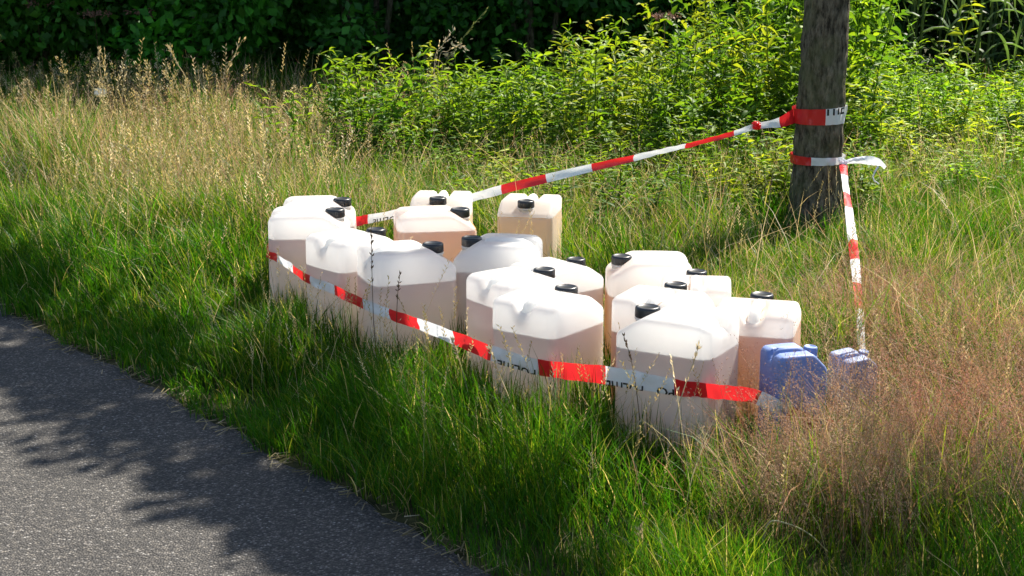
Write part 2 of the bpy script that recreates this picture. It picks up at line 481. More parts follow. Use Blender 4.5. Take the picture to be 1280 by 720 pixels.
V, Q = lathe_arrays([(.034, -.03), (.034, -.004), (.037, -.003), (.037, .0), (.029, .001), (.001, .001)], 32)
NECK_ME = np_mesh('neck_ring', V, None, Q, None, True)
g = Geo()
hp = [(.052, 0, HCAN - .045), (.046, 0, HCAN - .026), (.034, 0, HCAN - .014), (.015, 0, HCAN - .011), (-.02, 0, HCAN - .010), (-.055, 0, HCAN - .010), (-.085, 0, HCAN - .013), (-.104, 0, HCAN - .022), (-.112, 0, HCAN - .042), (-.113, 0, HCAN - .066)]
tube_geo(g, hp, [.018, .018, .018, .0175, .017, .017, .0175, .018, .019, .021], 14)
HANDLE_ME = g.mesh('carry_handle', True)
BODY_ME = body_mesh()

CANS = []
def jerrycan(x, y, yaw, k, level, liq, label, group='white jerrycans standing in the grass', plastic=M_HDPE, name='jerrycan', tilt=(0, 0), z=0.0, cap=True):
    t = empty(name, (x, y, z), R(yaw), k)
    t.rotation_euler = (tilt[0], tilt[1], R(yaw))
    tag(t, label, 'jerrycan', group)
    def put(nm, me, mat, loc=(0, 0, 0), rz=0):
        o = bpy.data.objects.new(nm, me); C.objects.link(o); o.parent = t; o.location = loc; o.rotation_euler = (0, 0, rz)
        if not me.materials: me.materials.append(mat)
        if o.material_slots[0].material is not mat:
            o.material_slots[0].link = 'OBJECT'; o.material_slots[0].material = mat
        return o
    put('body', BODY_ME, plastic)
    put('handle', HANDLE_ME, plastic)
    put('neck', NECK_ME, plastic, (.096, 0, HCAN - .027))
    put('cap', CAP_ME, M_CAP if plastic is M_HDPE else plastic, (.096, 0, HCAN - .025), random.uniform(0, 6))
    if level:
        put('liquid', liquid_mesh(level), LIQ[liq])
    CANS.append((x, y, R(yaw), k))
    return t
WG = 'white jerrycans standing in the grass'
jerrycan(-.806, 6.242, 4.3, 1.024, .34, 'pink', 'white translucent jerrycan at the far left, mostly hidden behind its front neighbour')
jerrycan(-.802, 5.917, 4.1, 1.060, .346, 'pink', 'leftmost white jerrycan with brownish-pink liquid, where the tape turns the corner')
jerrycan(-.585, 5.536, 41, 1.022, .322, 'pink', 'white jerrycan of the left front pair, overlapped at right by its twin')
jerrycan(-.375, 5.253, 20.8, 1.045, .328, 'pink', 'front white jerrycan of the left front pair, pink-tan liquid behind the tape')
jerrycan(-.304, 6.431, 264.7, 1.0, .34, 'amber', 'rearmost white jerrycan with the upper tape passing directly behind it')
jerrycan(-.307, 5.919, 8.8, 1.059, .374, 'orange', 'jerrycan of sunlit orange-tan liquid in front of the rearmost can, cap at right')
jerrycan(.077, 6.40, 259, .98, .369, 'amber', 'lone jerrycan at the back with sunlit honey-coloured liquid, standing clear in full sun')
jerrycan(-.049, 5.412, 172.2, 1.031, .334, 'grey', 'shaded greyish white jerrycan in the middle with its cap at the upper left corner')
jerrycan(.155, 5.19, 38.2, .938, .34, 'pink', 'white jerrycan at the back of the middle three, only its top showing')
jerrycan(.027, 4.891, 33.9, 1.008, .348, 'pink', 'white jerrycan in the middle three, overlapped by the big front can')
jerrycan(.114, 4.603, 53.4, 1.012, .334, 'pink', 'large white jerrycan at centre front with square corner towards the camera, tape across it')
jerrycan(.478, 5.20, 180, .985, .313, 'orange', 'white jerrycan behind the right cluster with its black cap at the left end')
jerrycan(.612, 4.92, 82.3, .957, .33, 'orange', 'white jerrycan deep in the right cluster, tall shoulder showing at its right')
jerrycan(.477, 4.639, 61.6, 1.01, .322, 'orange', 'white jerrycan directly behind the front right can, handle and cap just visible')
jerrycan(.489, 4.327, 149.6, 1.038, .338, 'pink', 'front right white jerrycan with its black cap facing the camera, mauve-pink liquid')
jerrycan(.752, 4.506, 74.2, 1.003, .362, 'orange', 'rightmost white jerrycan with sunlit dark orange liquid, beside the blue cans')
NWHITE = len(CANS)
b1 = jerrycan(.812, 4.215, 14, .85, 0, '', 'blue plastic jerrycan half sunk in brown grass in front of the rightmost white can', 'blue cans in the brown grass', M_BLUE, 'blue_jerrycan', z=-.004)
b1.scale = (.53, .62, .86)
b2 = jerrycan(1.062, 4.56, 24, .60, 0, '', 'small faded blue can nearly buried in grass below the hanging tape', 'blue cans in the brown grass', M_BLUE2, 'blue_jerrycan', tilt=(R(6), R(-4)), z=.006)
b2.scale = (.40, .46, .60)
CANS[-2] = (.812, 4.215, R(14), .6); CANS[-1] = (1.062, 4.56, R(24), .46)

# ------------------------------------------------------------------ roadside tree
def leaf_cloud(g, centres, radii, per, size, cols, up=.25, seed=1, flat=.6):
    """many folded leaves scattered through clump volumes"""
    r = np.random.default_rng(seed)
    n = per * len(centres)
    ci = np.repeat(np.arange(len(centres)), per)
    d = r.normal(size=(n, 3)); d /= np.linalg.norm(d, axis=1)[:, None]
    rad = r.random(n) ** .45
    P = np.asarray(centres)[ci] + d * (rad * np.asarray(radii)[ci])[:, None] * np.array([1, 1, flat])
    s = size * r.uniform(.6, 1.35, n)
    # leaf axis and side vectors
    ax = d * .7 + r.normal(size=(n, 3)) * .7; ax[:, 2] -= up; ax /= np.linalg.norm(ax, axis=1)[:, None]
    sd_ = np.cross(ax, r.normal(size=(n, 3))); sd_ /= np.linalg.norm(sd_, axis=1)[:, None]
    nn = np.cross(ax, sd_)
    a = P; b = P + ax * (s * .5)[:, None] + sd_ * (s * .32)[:, None] + nn * (s * .08)[:, None]
    c = P + ax * s[:, None]; e = P + ax * (s * .5)[:, None] - sd_ * (s * .32)[:, None] + nn * (s * .08)[:, None]
    V = np.stack([a, b, c, e], 1).reshape(-1, 3)
    k = np.arange(n) * 4
    T = np.concatenate([np.stack([k, k + 1, k + 2], -1), np.stack([k, k + 2, k + 3], -1)])
    cl = np.asarray(cols)[r.integers(0, len(cols), n)] * r.uniform(.7, 1.3, (n, 1)) * r.uniform(.75, 1.25, len(centres))[ci][:, None]
    g.add(V, T, None, np.repeat(cl, 4, 0))

def trunk_mesh(h, r_base, r_top, seed):
    r = np.random.default_rng(seed); nc, nr = 72, 150
    zs = np.concatenate([np.linspace(-.05, .5, 60), np.linspace(.51, h, nr - 60)])
    an = np.linspace(0, 2 * pi, nc, endpoint=False)
    A, Z = np.meshgrid(an, zs)
    rad = r_top + (r_base - r_top) * np.exp(-np.maximum(Z, 0) / .9) + .05 * np.exp(-np.maximum(Z, 0) / .10) * (1 + .5 * np.sin(A * 5 + 1))
    rad = rad - (rad - .02) * smooth(Z, h * .55, h * 1.05) * .6
    u = np.cos(A); v = np.sin(A)
    bump = (vnoise(A * 3.5 + 9, Z * 2.2, .22, seed) - .5) * .012 + (vnoise(A * 9 + 20, Z * 2.6, .12, seed + 1) - .5) * .013 + (vnoise(A * 14, Z * 8, .2, seed + 2) - .5) * .004
    rad = rad + bump
    lx = .02 * np.sin(Z * 1.3) * smooth(Z, 0, 2)
    V = np.stack([rad * u + lx, rad * v, Z], -1).reshape(-1, 3)
    i = np.arange(nc); j = (i + 1) % nc
    Q = np.concatenate([np.stack([k * nc + i, k * nc + j, (k + 1) * nc + j, (k + 1) * nc + i], -1) for k in range(len(zs) - 1)])
    return np_mesh('trunk', V, None, Q, None, True)
TREE = Vector((1.53, 7.56, 0))
ALONG = Vector((UX, UY, 0)); ACROSS = Vector((NX, NY, 0))
CROWN_H, CROWN_A, CROWN_X, CROWN_Z = 4.1, 2.6, .24, .24
def roadside_tree(loc, label, seed, bias=0.0, xk=1.0, xo=0.0, lim=9.0, lo=-.42, extra=()):
    t = empty('roadside_tree', loc)
    tag(t, label, 'tree', 'roadside trees')
    h = CROWN_H + .5
    link('trunk', trunk_mesh(h, .128, .10, seed), M_BARK, t)
    r = np.random.default_rng(seed + 7)
    cs = []; rs = []
    for i in range(38):
        a = r.uniform(-1, 1); b = r.normal() * .5; c = r.normal() * .5
        if b * b + c * c > 1: b *= .5; c *= .5
        f = math.sqrt(max(.05, 1 - a * a * .85))
        rad = r.uniform(.13, .32)
        p = ALONG * ((a + bias) * CROWN_A) + ACROSS * max(min(b * CROWN_X * f * xk + xo, lim - rad), lo) + Vector((0, 0, CROWN_H + c * CROWN_Z * f))
        cs.append(p); rs.append(rad)
    for q in extra: cs.insert(0, Vector(q)); rs.insert(0, .17)
    for i, p in enumerate(cs[:12]):
        g = Geo(); z0 = CROWN_H - r.uniform(.1, .35)
        s = Vector((0, 0, z0)); mid = s.lerp(p, .5) + Vector((0, 0, .12))
        tube_geo(g, [s, s.lerp(mid, .5), mid, mid.lerp(p, .5), p], [.026, .021, .015, .010, .005], 7)
        link('limb', g.mesh('limb', True), M_BARK, t)
    g = Geo()
    leaf_cloud(g, [tuple(p) for p in cs], rs, 200, .085, [(.05, .10, .018), (.06, .12, .02), (.045, .085, .02)], seed=seed)
    link('crown', g.mesh('crown'), M_LEAF, t)
    return t
roadside_tree(TREE, 'grey-brown tree trunk with the tape tied round it', 21, .40, 1.3, -.12, .07, -.30)
roadside_tree(TREE - ALONG * 4.9, 'roadside tree standing outside the picture, shading the near right grass', 33, .15, 1.7, .45, 9.0, .12)

# ------------------------------------------------------------------ barrier tape
def hull_of(ids):
    pts = []
    for i in ids:
        x, y, a, k = CANS[i]
        for sx, sy in ((1, 1), (1, -1), (-1, 1), (-1, -1)):
            for q in range(5):
                an = q / 4 * pi / 2
                px = sx * (LC / 2 - .042 + .042 * cos(an)) ; py = sy * (WC / 2 - .042 + .042 * sin(an))
                px *= k * 1.085 ; py *= k * 1.10
                pts.append((x + px * cos(a) - py * sin(a), y + px * sin(a) + py * cos(a)))
    pts = sorted(set(pts))
    def half(ps):
        o = []
        for p in ps:
            while len(o) > 1 and (o[-1][0] - o[-2][0]) * (p[1] - o[-2][1]) - (o[-1][1] - o[-2][1]) * (p[0] - o[-2][0]) <= 0: o.pop()
            o.append(p)
        return o
    a = half(pts); b = half(pts[::-1]); return a[:-1] + b[:-1]
HULL = hull_of(range(NWHITE + 2))
def hull_hit(u, v):
    """first crossing of the sight line with the wrapped outline of the can group"""
    d = ray(u, v); best = None
    for i in range(len(HULL)):
        x1, y1 = HULL[i]; x2, y2 = HULL[(i + 1) % len(HULL)]
        # t*d = p1 + s*(p2-p1)
        ex, ey = x2 - x1, y2 - y1
        det = d.x * (-ey) - d.y * (-ex)
        if abs(det) < 1e-9: continue
        t = (x1 * (-ey) - y1 * (-ex)) / det; s = (d.x * y1 - d.y * x1) / det
        if -1e-6 <= s <= 1 + 1e-6 and t > 0 and (best is None or t < best): best = t
    if best is None:
        hx, hy = min(HULL, key=lambda p: abs(p[0] / p[1] - d.x / d.y)); best = hy / d.y
    return Vector((0, 0, HC)) + d * best
def catmull(P, per):
    out = []
    n = len(P)
    for i in range(n - 1):
        p0, p1, p2, p3 = P[max(i - 1, 0)], P[i], P[i + 1], P[min(i + 2, n - 1)]
        for k in range(per):
            t = k / per
            out.append(.5 * ((2 * p1) + (p2 - p0) * t + (2 * p0 - 5 * p1 + 4 * p2 - p3) * t * t + (3 * p1 - p0 - 3 * p2 + p3) * t ** 3))
    out.append(P[-1].copy()); return out
def ribbon(name, pts, widths, sides, cols, parent, fold=0.0, seed=0):
    """strip along pts; widths per point, sides = width direction per point, cols = 'r'/'w' per segment"""
    r = random.Random(seed); rows = 5; V = []; n = len(pts)
    for i, p in enumerate(pts):
        tdir = (pts[min(i + 1, n - 1)] - pts[max(i - 1, 0)]).normalized()
        s = sides[i]; s = (s - tdir * s.dot(tdir)).normalized(); nn = tdir.cross(s)
        wob = .0025 * sin(i * .9 + seed) + .002 * sin(i * .37)
        for k in range(rows):
            f = k / (rows - 1) - .5
            V.append(p + s * (widths[i] * f) + nn * (wob * sin(f * 5 + i * .21) + fold * (.25 - f * f) * 4))
    F = []; mi = []
    for i in range(n - 1):
        for k in range(rows - 1):
            F.append((i * rows + k, (i + 1) * rows + k, (i + 1) * rows + k + 1, i * rows + k + 1)); mi.append(0 if cols[i] == 'r' else 1)
    me = bpy.data.meshes.new(name); me.from_pydata([tuple(v) for v in V], [], F)
    me.materials.append(M_RED); me.materials.append(M_WHITE)
    for p, m in zip(me.polygons, mi): p.material_index = m; p.use_smooth = True
    me.update()
    return link(name, me, None, parent), V, rows
def project_u(p):
    z = p.z - HC; d = p.y * CP - z * SP
    return 640 + FPX * p.x / d
def col_by(tr, u):
    """tr: list of (u_start, colour) in falling or rising order of u"""
    c = tr[0][1]
    for us, cc in tr:
        if u >= us: c = cc
    return c

def text_mesh(txt):
    cu = bpy.data.curves.new('lettering', 'FONT'); cu.body = txt; cu.size = 1.0; cu.resolution_u = 2; cu.offset = .018
    o = bpy.data.objects.new('lettering', cu); C.objects.link(o)
    dg = bpy.context.evaluated_depsgraph_get()
    me = bpy.data.meshes.new_from_object(o.evaluated_get(dg))
    bpy.data.objects.remove(o); 
    return me
def print_on(parent, V, rows, i0, i1, txt, y0, y1, flip, clip=None, side=1):
    """flat print: text mapped on the ribbon between stations i0..i1 and width fractions y0..y1"""
    me = text_mesh(txt)
    bm = bmesh.new(); bm.from_mesh(me)
    xs = [v.co.x for v in bm.verts]; ys = [v.co.y for v in bm.verts]
    x0, x1, ya, yb = min(xs), max(xs), min(ys), max(ys)
    for v in bm.verts:
        v.co.x = (v.co.x - x0) / (x1 - x0); v.co.y = (v.co.y - ya) / (yb - ya); v.co.z = 0
    if clip is not None:
        g_ = bm.verts[:] + bm.edges[:] + bm.faces[:]
        bmesh.ops.bisect_plane(bm, geom=g_, plane_co=(0, clip[0], 0), plane_no=(0, clip[1], 0), clear_outer=True)
    bmesh.ops.triangulate(bm, faces=bm.faces[:])
    for f in np.linspace(0.04, .96, 24):
        g_ = bm.verts[:] + bm.edges[:] + bm.faces[:]
        bmesh.ops.bisect_plane(bm, geom=g_, plane_co=(f, 0, 0), plane_no=(1, 0, 0))
    for v in bm.verts:
        fx, fy = v.co.x, v.co.y
        if flip: fx, fy = 1 - fx, 1 - fy
        s = i0 + (i1 - i0) * fx; wv = y0 + (y1 - y0) * fy
        i = min(int(s), len(V) // rows - 2); f = s - i
        k = wv * (rows - 1); kk = max(0, min(int(k), rows - 2)); g2 = k - kk
        a = V[i * rows + kk].lerp(V[i * rows + kk + 1], g2); b = V[(i + 1) * rows + kk].lerp(V[(i + 1) * rows + kk + 1], g2)
        p = a.lerp(b, f)
        nn = (V[(i + 1) * rows + kk] - V[i * rows + kk]).cross(V[i * rows + kk + 1] - V[i * rows + kk]).normalized()
        v.co = p + nn * .0022 * side
    me2 = bpy.data.meshes.new('lettering'); bm.to_mesh(me2); bm.free()
    return link('lettering', me2, M_INK, parent)
ZUP = Vector((0, 0, 1))

# --- lower run: round the front of the cans, through the grass, up to the trunk
low = empty('barrier_tape', (.2, 4.2, 0))
low.location = (0, 0, 0)
tag(low, 'red and white tape slung across the fronts of the jerrycans up to the trunk', 'barrier tape', 'red and white barrier tape')
front_px = [(333.5, 316), (345, 322), (362, 333), (385, 349), (415, 361), (450, 378), (487, 393), (523, 405), (567, 422), (610, 440), (640, 450), (673, 459), (715, 464.5), (757, 469), (800, 476), (843, 484), (885, 488.5), (915, 491.5), (945, 496), (985, 515), (1020, 530), (1050, 532), (1072, 532)]
P = [hull_hit(u, v) for u, v in front_px]
P.insert(0, P[0] + Vector((.0, .14, .012)))
P.insert(0, P[0] + Vector((.03, .16, .012)))
P += [Vector((1.13, 4.66, .05)), Vector((1.14, 4.74, .06)), at_y(1077, 440, 4.80)]
S = catmull(P, 10)
Wd = []; Sd = []; Cl = []
tr = [(0, 'w'), (333, 'r'), (346, 'w'), (365, 'r'), (385, 'w'), (415, 'r'), (450, 'w'), (487, 'r'), (523, 'w'), (567, 'r'), (610, 'w'), (673, 'r'), (757, 'w'), (843, 'r'), (948, 'w'), (985, 'r'), (1045, 'w')]
for i, p in enumerate(S):
    f = i / len(S); u = project_u(p)
    wd = np.interp(u, [330, 385, 450, 570, 640, 760, 840, 900, 1000, 1080], [.030, .036, .038, .046, .054, .057, .052, .046, .04, .03])
    Wd.append(float(wd)); Sd.append(Vector((.0, -.12 + .1 * sin(i * .13), 1)) if i < len(S) - 22 else Vector((1, .1, .15))); Cl.append(col_by(tr, u))
o, V, rows = ribbon('strip', S, Wd, Sd, Cl, low, 0, 3)
def stations(S, u0, u1):
    us = [project_u(p) for p in S[:200]]
    return int(np.argmin(np.abs(np.array(us) - u0))), int(np.argmin(np.abs(np.array(us) - u1)))
i0, i1 = stations(S, 622, 671)
print_on(low, V, rows, i0, i1, 'POLITIE', -.26, .30, True, (.52, 1), 1)
i0, i1 = stations(S, 758, 806)
print_on(low, V, rows, i0, i1, 'POLITIE', -.30, .26, True, (.52, 1), 1)
i0, i1 = stations(S, 822, 842)
print_on(low, V, rows, i0, i1, 'PO', -.16, .40, True, (.72, 1), 1)
# hanging length from the knot on the trunk down into the grass
knot = at_y(1054, 203, TREE.y - .10)
down_px = [(1054, 205), (1057, 232), (1061, 262), (1065, 295), (1069, 330), (1072, 362), (1075, 395), (1077, 440)]
zy = np.linspace(TREE.y - .11, 4.80, len(down_px))
Pd = [at_y(u, v, float(q)) for (u, v), q in zip(down_px, zy)]
S2 = catmull(Pd, 12)
tr2 = [(0, 'r')]
n2 = len(S2); vs = [360 - FPX * (p.y * SP + (p.z - HC) * CP) / (p.y * CP - (p.z - HC) * SP) for p in S2]
vt = [(0, 'r'), (218, 'w'), (240, 'r'), (259, 'w'), (298, 'r'), (323, 'w'), (353, 'r'), (385, 'w')]
Cl2 = [col_by(vt, v) for v in vs]
Wd2 = [float(np.interp(v, [205, 230, 300, 360, 440], [.040, .032, .040, .034, .024])) for v in vs]
Sd2 = [Vector((1, .15 + .35 * sin(v * .03), .35 * sin(v * .047))) for v in vs]
ribbon('hanging_strip', S2, Wd2, Sd2, Cl2, low, .004, 5)
# band round the trunk, knot and loose end
def trunk_r(z): return .10 + .028 * math.exp(-z / .9) + .05 * math.exp(-z / .10)
def band(name, zc, ang0, ang1, wd0, wd1, cfun, parent, dz=0.0, lift=.008, seed=0):
    S = []; Wd = []; Sd = []; Cl = []
    n = 60
    for i in range(n + 1):
        f = i / n; a = ang0 + (ang1 - ang0) * f; z = zc + dz * f
        r = trunk_r(z) + lift
        S.append(Vector((TREE.x + r * cos(a), TREE.y + r * sin(a), z))); Wd.append(wd0 + (wd1 - wd0) * f)
        Sd.append(Vector((cos(a) * .12, sin(a) * .12, 1))); Cl.append(cfun(project_u(S[-1]), a))
    return ribbon(name, S, Wd, Sd, Cl, parent, 0, seed), S
zl = at_y(1022, 202, TREE.y - .12).z
band('trunk_band', zl, R(-12), R(-192), .034, .048, lambda u, a: 'r' if u < 1015 else 'w', low, 0.0, .015, 7)
band('trunk_band', zl, R(-192), R(-372), .048, .04, lambda u, a: 'r' if u < 1015 else 'w', low, 0.0, .0155, 8)
def crumple(name, c, r, mat, parent, seed):
    bm = bmesh.new(); bmesh.ops.create_icosphere(bm, subdivisions=3, radius=r); rr = random.Random(seed)
    for v in bm.verts:
        n = v.co.normalized(); k = .62 + .55 * float(vnoise(np.array([n.x * 2 + n.z]), np.array([n.y * 2 - n.z * 1.3]), .5, seed)[0])
        v.co = n * r * k * (1 + .15 * rr.uniform(-1, 1))
    me = bpy.data.meshes.new(name); bm.to_mesh(me); bm.free()
    for p in me.polygons: p.use_smooth = False
    o = link(name, me, mat, parent); o.location = c; return o
crumple('knot', knot + Vector((0, -.012, 0)), .020, M_WHITE, low, 3)
le = [(1056, 203), (1066, 201), (1078, 200), (1090, 201), (1101, 204), (1107, 209)]
Pl = [at_y(u, v, TREE.y - .11 - .004 * i) for i, (u, v) in enumerate(le)]
S3 = catmull(Pl, 8)
us3 = [project_u(p) for p in S3]
ribbon('loose_end', S3, [float(np.interp(u, [1056, 1075, 1095, 1107], [.018, .034, .052, .02])) for u in us3],
       [Vector((0, -.5 + .9 * sin(i * .12), 1)) for i in range(len(S3))], ['w'] * len(S3), low, .012, 9)
g = Geo()
tube_geo(g, [at_y(u, v, TREE.y - .14) for u, v in ((1098, 208), (1094, 214), (1091, 221), (1093, 226), (1099, 230))], [.006, .005, .004, .004, .003], 5, (1, 1, 1))
link('torn_shred', g.mesh('torn_shred'), M_WHITE, low)

# --- upper run: trunk to the back of the cans
upt = empty('barrier_tape', (0, 0, 0))
tag(upt, 'red and white tape stretched from the trunk behind the jerrycans, upper of the two', 'barrier tape', 'red and white barrier tape')
zu = at_y(1022, 145, TREE.y - .12).z
(ob, Vb, rb), Sb = band('trunk_band', zu, R(-20), R(-176), .086, .074, lambda u, a: 'w' if u > 1033 else 'r', upt, -.012, .015, 4)
band('trunk_band', zu, R(-20), R(172), .086, .076, lambda u, a: 'w' if u > 1033 else 'r', upt, -.008, .015, 6)
ju = [project_u(p) for p in Sb]
ia, ib = int(np.argmin(np.abs(np.array(ju) - 1054))), int(np.argmin(np.abs(np.array(ju) - 1034)))
print_on(upt, Vb, rb, ib, ia, 'ITIE', .60, 1.3, False, (.55, 1), -1)
A_ = Sb[-1].copy(); B_ = Vector((-.62, 6.44, 0))
up_px = [(975, 153), (945, 158), (918, 166.5), (890, 174), (857, 182.5), (828, 189), (797, 196.5), (740, 209.5), (683, 223), (627, 237), (590, 247), (550, 255.5), (500, 266.5), (460, 274), (444, 277)]
Pu = [A_]
for u, v in up_px:
    d = ray(u, v)
    ex, ey = B_.x - A_.x, B_.y - A_.y
    det = d.x * (-ey) - d.y * (-ex)
    t = (A_.x * (-ey) - A_.y * (-ex)) / det
    Pu.append(Vector((0, 0, HC)) + d * t)
Pu.append(Vector((-.80, 6.405, Pu[-1].z - .01))); Pu.append(Vector((-.955, 6.36, Pu[-1].z - .02))); Pu.append(Vector((-.985, 6.2, Pu[-1].z - .03)))
S4 = catmull(Pu, 10)
tru = [(-9, 'r'), (445, 'r'), (461, 'w'), (520, 'w'), (627, 'r'), (683, 'w'), (740, 'r'), (797, 'w'), (857, 'r'), (918, 'w'), (975, 'r')]
us4 = [project_u(p) for p in S4]
Cl4 = [col_by(tru, u) for u in us4]
Wd4 = [float(np.interp(u, [400, 445, 500, 590, 680, 740, 860, 920, 945, 965, 978, 990], [.035, .042, .045, .046, .040, .036, .030, .026, .028, .036, .055, .074])) for u in us4]
Sd4 = [Vector((0, -.25 + .5 * sin(i * .09), 1)) for i in range(len(S4))]
ou, Vu, ru = ribbon('strip', S4, Wd4, Sd4, Cl4, upt, .004, 12)
i0 = int(np.argmin(np.abs(np.array(us4) - 500))); i1 = int(np.argmin(np.abs(np.array(us4) - 468)))
print_on(upt, Vu, ru, i1, i0, 'POLITIE', -.22, .34, True, (.55, 1), -1)
crumple('knot', Pu[2] + Vector((0, -.01, .006)), .024, M_RED, upt, 8)

# ------------------------------------------------------------------ vegetation: blades
def in_view(n, d0, d1, marg=.10):
    """random ground points covering what the lens can see (a little wider)"""
    k = 640 / FPX + marg
    d = np.sqrt(rng.random(n) * (d1 * d1 - d0 * d0) + d0 * d0)
    return rng.uniform(-1, 1, n) * k * d, d
def area(d0, d1, marg=.10): return (640 / FPX + marg) * (d1 * d1 - d0 * d0)
def near_can(x, y, grow):
    m = np.zeros(len(x), bool)
    for cx, cyy, a, k in CANS:
        dx, dy = x - cx, y - cyy
        lx = dx * cos(a) + dy * sin(a); ly = -dx * sin(a) + dy * cos(a)
        m |= (np.abs(lx) < LC / 2 * k + grow) & (np.abs(ly) < WC / 2 * k + grow)
    return m
def near_trunk(x, y, grow=.15): return (x - TREE.x) ** 2 + (y - TREE.y) ** 2 < grow ** 2

def zones(x, y):
    e = edge_e(x, y)
    wob = (vnoise(x, y, .7, 5) - .5)
    wR = smooth(x + wob * .3, .42, .8) * smooth(5.2 + 1.0 * smooth(x, 1.0, 1.4) + wob - y, 0, .9) * smooth(e + wob * .4, .5, .9)
    wL = smooth(-x + wob * .5, .5, 1.3) * smooth(e + wob * .5, .8, 1.5)
    wV = (1 - smooth(e + wob * .5, .75, 1.35)) * (1 - wR)
    return e, wR, wL, wV

GREEN = np.array([(.024, .10, .003), (.038, .135, .004), (.055, .15, .006), (.028, .11, .005)])
YGREEN = np.array([(.11, .18, .010), (.14, .205, .014), (.085, .16, .008), (.17, .21, .025)])
STRAW = np.array([(.42, .35, .16), (.50, .42, .22), (.38, .32, .13), (.56, .48, .30)])
BROWN = np.array([(.36, .22, .14), (.42, .27, .19), (.30, .18, .10), (.46, .32, .22)])
def pick(pal, n): return pal[rng.integers(0, len(pal), n)]

def blades(g, x, y, h, wd, col, lean, ldir, K=4, z0=0.0, flop=None):
    n = len(x)
    s = np.array([0, .38, .72, 1.0]) if K == 4 else np.array([0, .3, .55, .8, 1.0])
    prof = np.array([.75, 1.0, .72, 0]) if K == 4 else np.array([.7, 1, .9, .6, 0])
    px = np.cos(ldir); py = np.sin(ldir)
    fa = rng.uniform(0, 2 * pi, n)
    sx, sy = np.cos(fa), np.sin(fa)
    lv = lean[:, None] * (s[None] ** 1.8)
    up = s[None] * np.sqrt(np.clip(1 - (lean[:, None] * s[None]) ** 2 * .55, .08, 1))
    cx = x[:, None] + px[:, None] * lv * h[:, None]; cyy = y[:, None] + py[:, None] * lv * h[:, None]; cz = z0 + up * h[:, None]
    m = len(s); hw = (wd[:, None] * prof[None]) / 2
    Lx = np.stack([cx[:, :-1] - sx[:, None] * hw[:, :-1], cyy[:, :-1] - sy[:, None] * hw[:, :-1], cz[:, :-1]], -1)
    Rx = np.stack([cx[:, :-1] + sx[:, None] * hw[:, :-1], cyy[:, :-1] + sy[:, None] * hw[:, :-1], cz[:, :-1]], -1)
    tip = np.stack([cx[:, -1], cyy[:, -1], cz[:, -1]], -1)[:, None]
    Vv = np.concatenate([np.stack([Lx, Rx], 2).reshape(n, -1, 3), tip], 1)      # L0 R0 L1 R1 .. tip
    nv = 2 * (m - 1) + 1
    off = (np.arange(n) * nv)[:, None]
    Q = np.concatenate([off + np.array([[2 * i, 2 * i + 1, 2 * i + 3, 2 * i + 2]]) for i in range(m - 2)])
    T = off + np.array([[2 * (m - 2), 2 * (m - 2) + 1, nv - 1]])
    g.add(Vv.reshape(-1, 3), T, Q, np.repeat(col, nv, 0))

# --- short lush grass on the verge
def verge():
    g = Geo()
    n = int(area(3.0, 8.2) * 9500)
    x, y = in_view(n, 3.0, 8.2)
    e, wR, wL, wV = zones(x, y)
    wob = edge_wob(UX * x + UY * y)
    clump = vnoise(x, y, .11, 21) * .6 + vnoise(x, y, .045, 22) * .4
    dens = (wV * .95 + .30 * (1 - wV)) * smooth(e - wob + .09 * (vnoise(x, y, .13, 23) - .5), -.015, .04) * (.35 + 1.1 * clump)
    keep = (rng.random(n) < dens) & ~near_can(x, y, .012) & ~near_trunk(x, y)
    x, y, e, clump = x[keep], y[keep], e[keep], clump[keep]; n = len(x)
    big = vnoise(x, y, .4, 31)
    h = (.08 + .12 * smooth(e, -.02, .55)) * (.45 + 1.1 * big) * rng.uniform(.6, 1.35, n) * (.8 + .5 * clump)
    h = np.where(near_can(x, y, .28), h * .8, h)
    wd = rng.uniform(.0022, .0045, n) * np.clip(y / 4.5, .8, 1.6)
    lean = rng.beta(2, 2.4, n) * .95
    lean = np.where(near_can(x, y, .06), lean * .35, lean)
    ld = rng.uniform(0, 2 * pi, n)
    ld = np.where(rng.random(n) < .45, np.arctan2(-NY, -NX) + rng.normal(size=n) * .8, ld)
    q = rng.random(n); yel = .08 + .5 * vnoise(x, y, .3, 8) ** 2
    col = np.where((q < yel)[:, None], pick(YGREEN, n), pick(GREEN, n))
    col = np.where((q > .965)[:, None], pick(STRAW, n), col) * rng.uniform(.75, 1.25, (n, 1))
    blades(g, x, y, h, wd, col, lean, ld)
    tag(link('verge_grass', g.mesh('verge_grass'), M_GRASS), 'short lush green grass along the road edge', 'grass', kind='stuff')
    return n
print('verge', verge())

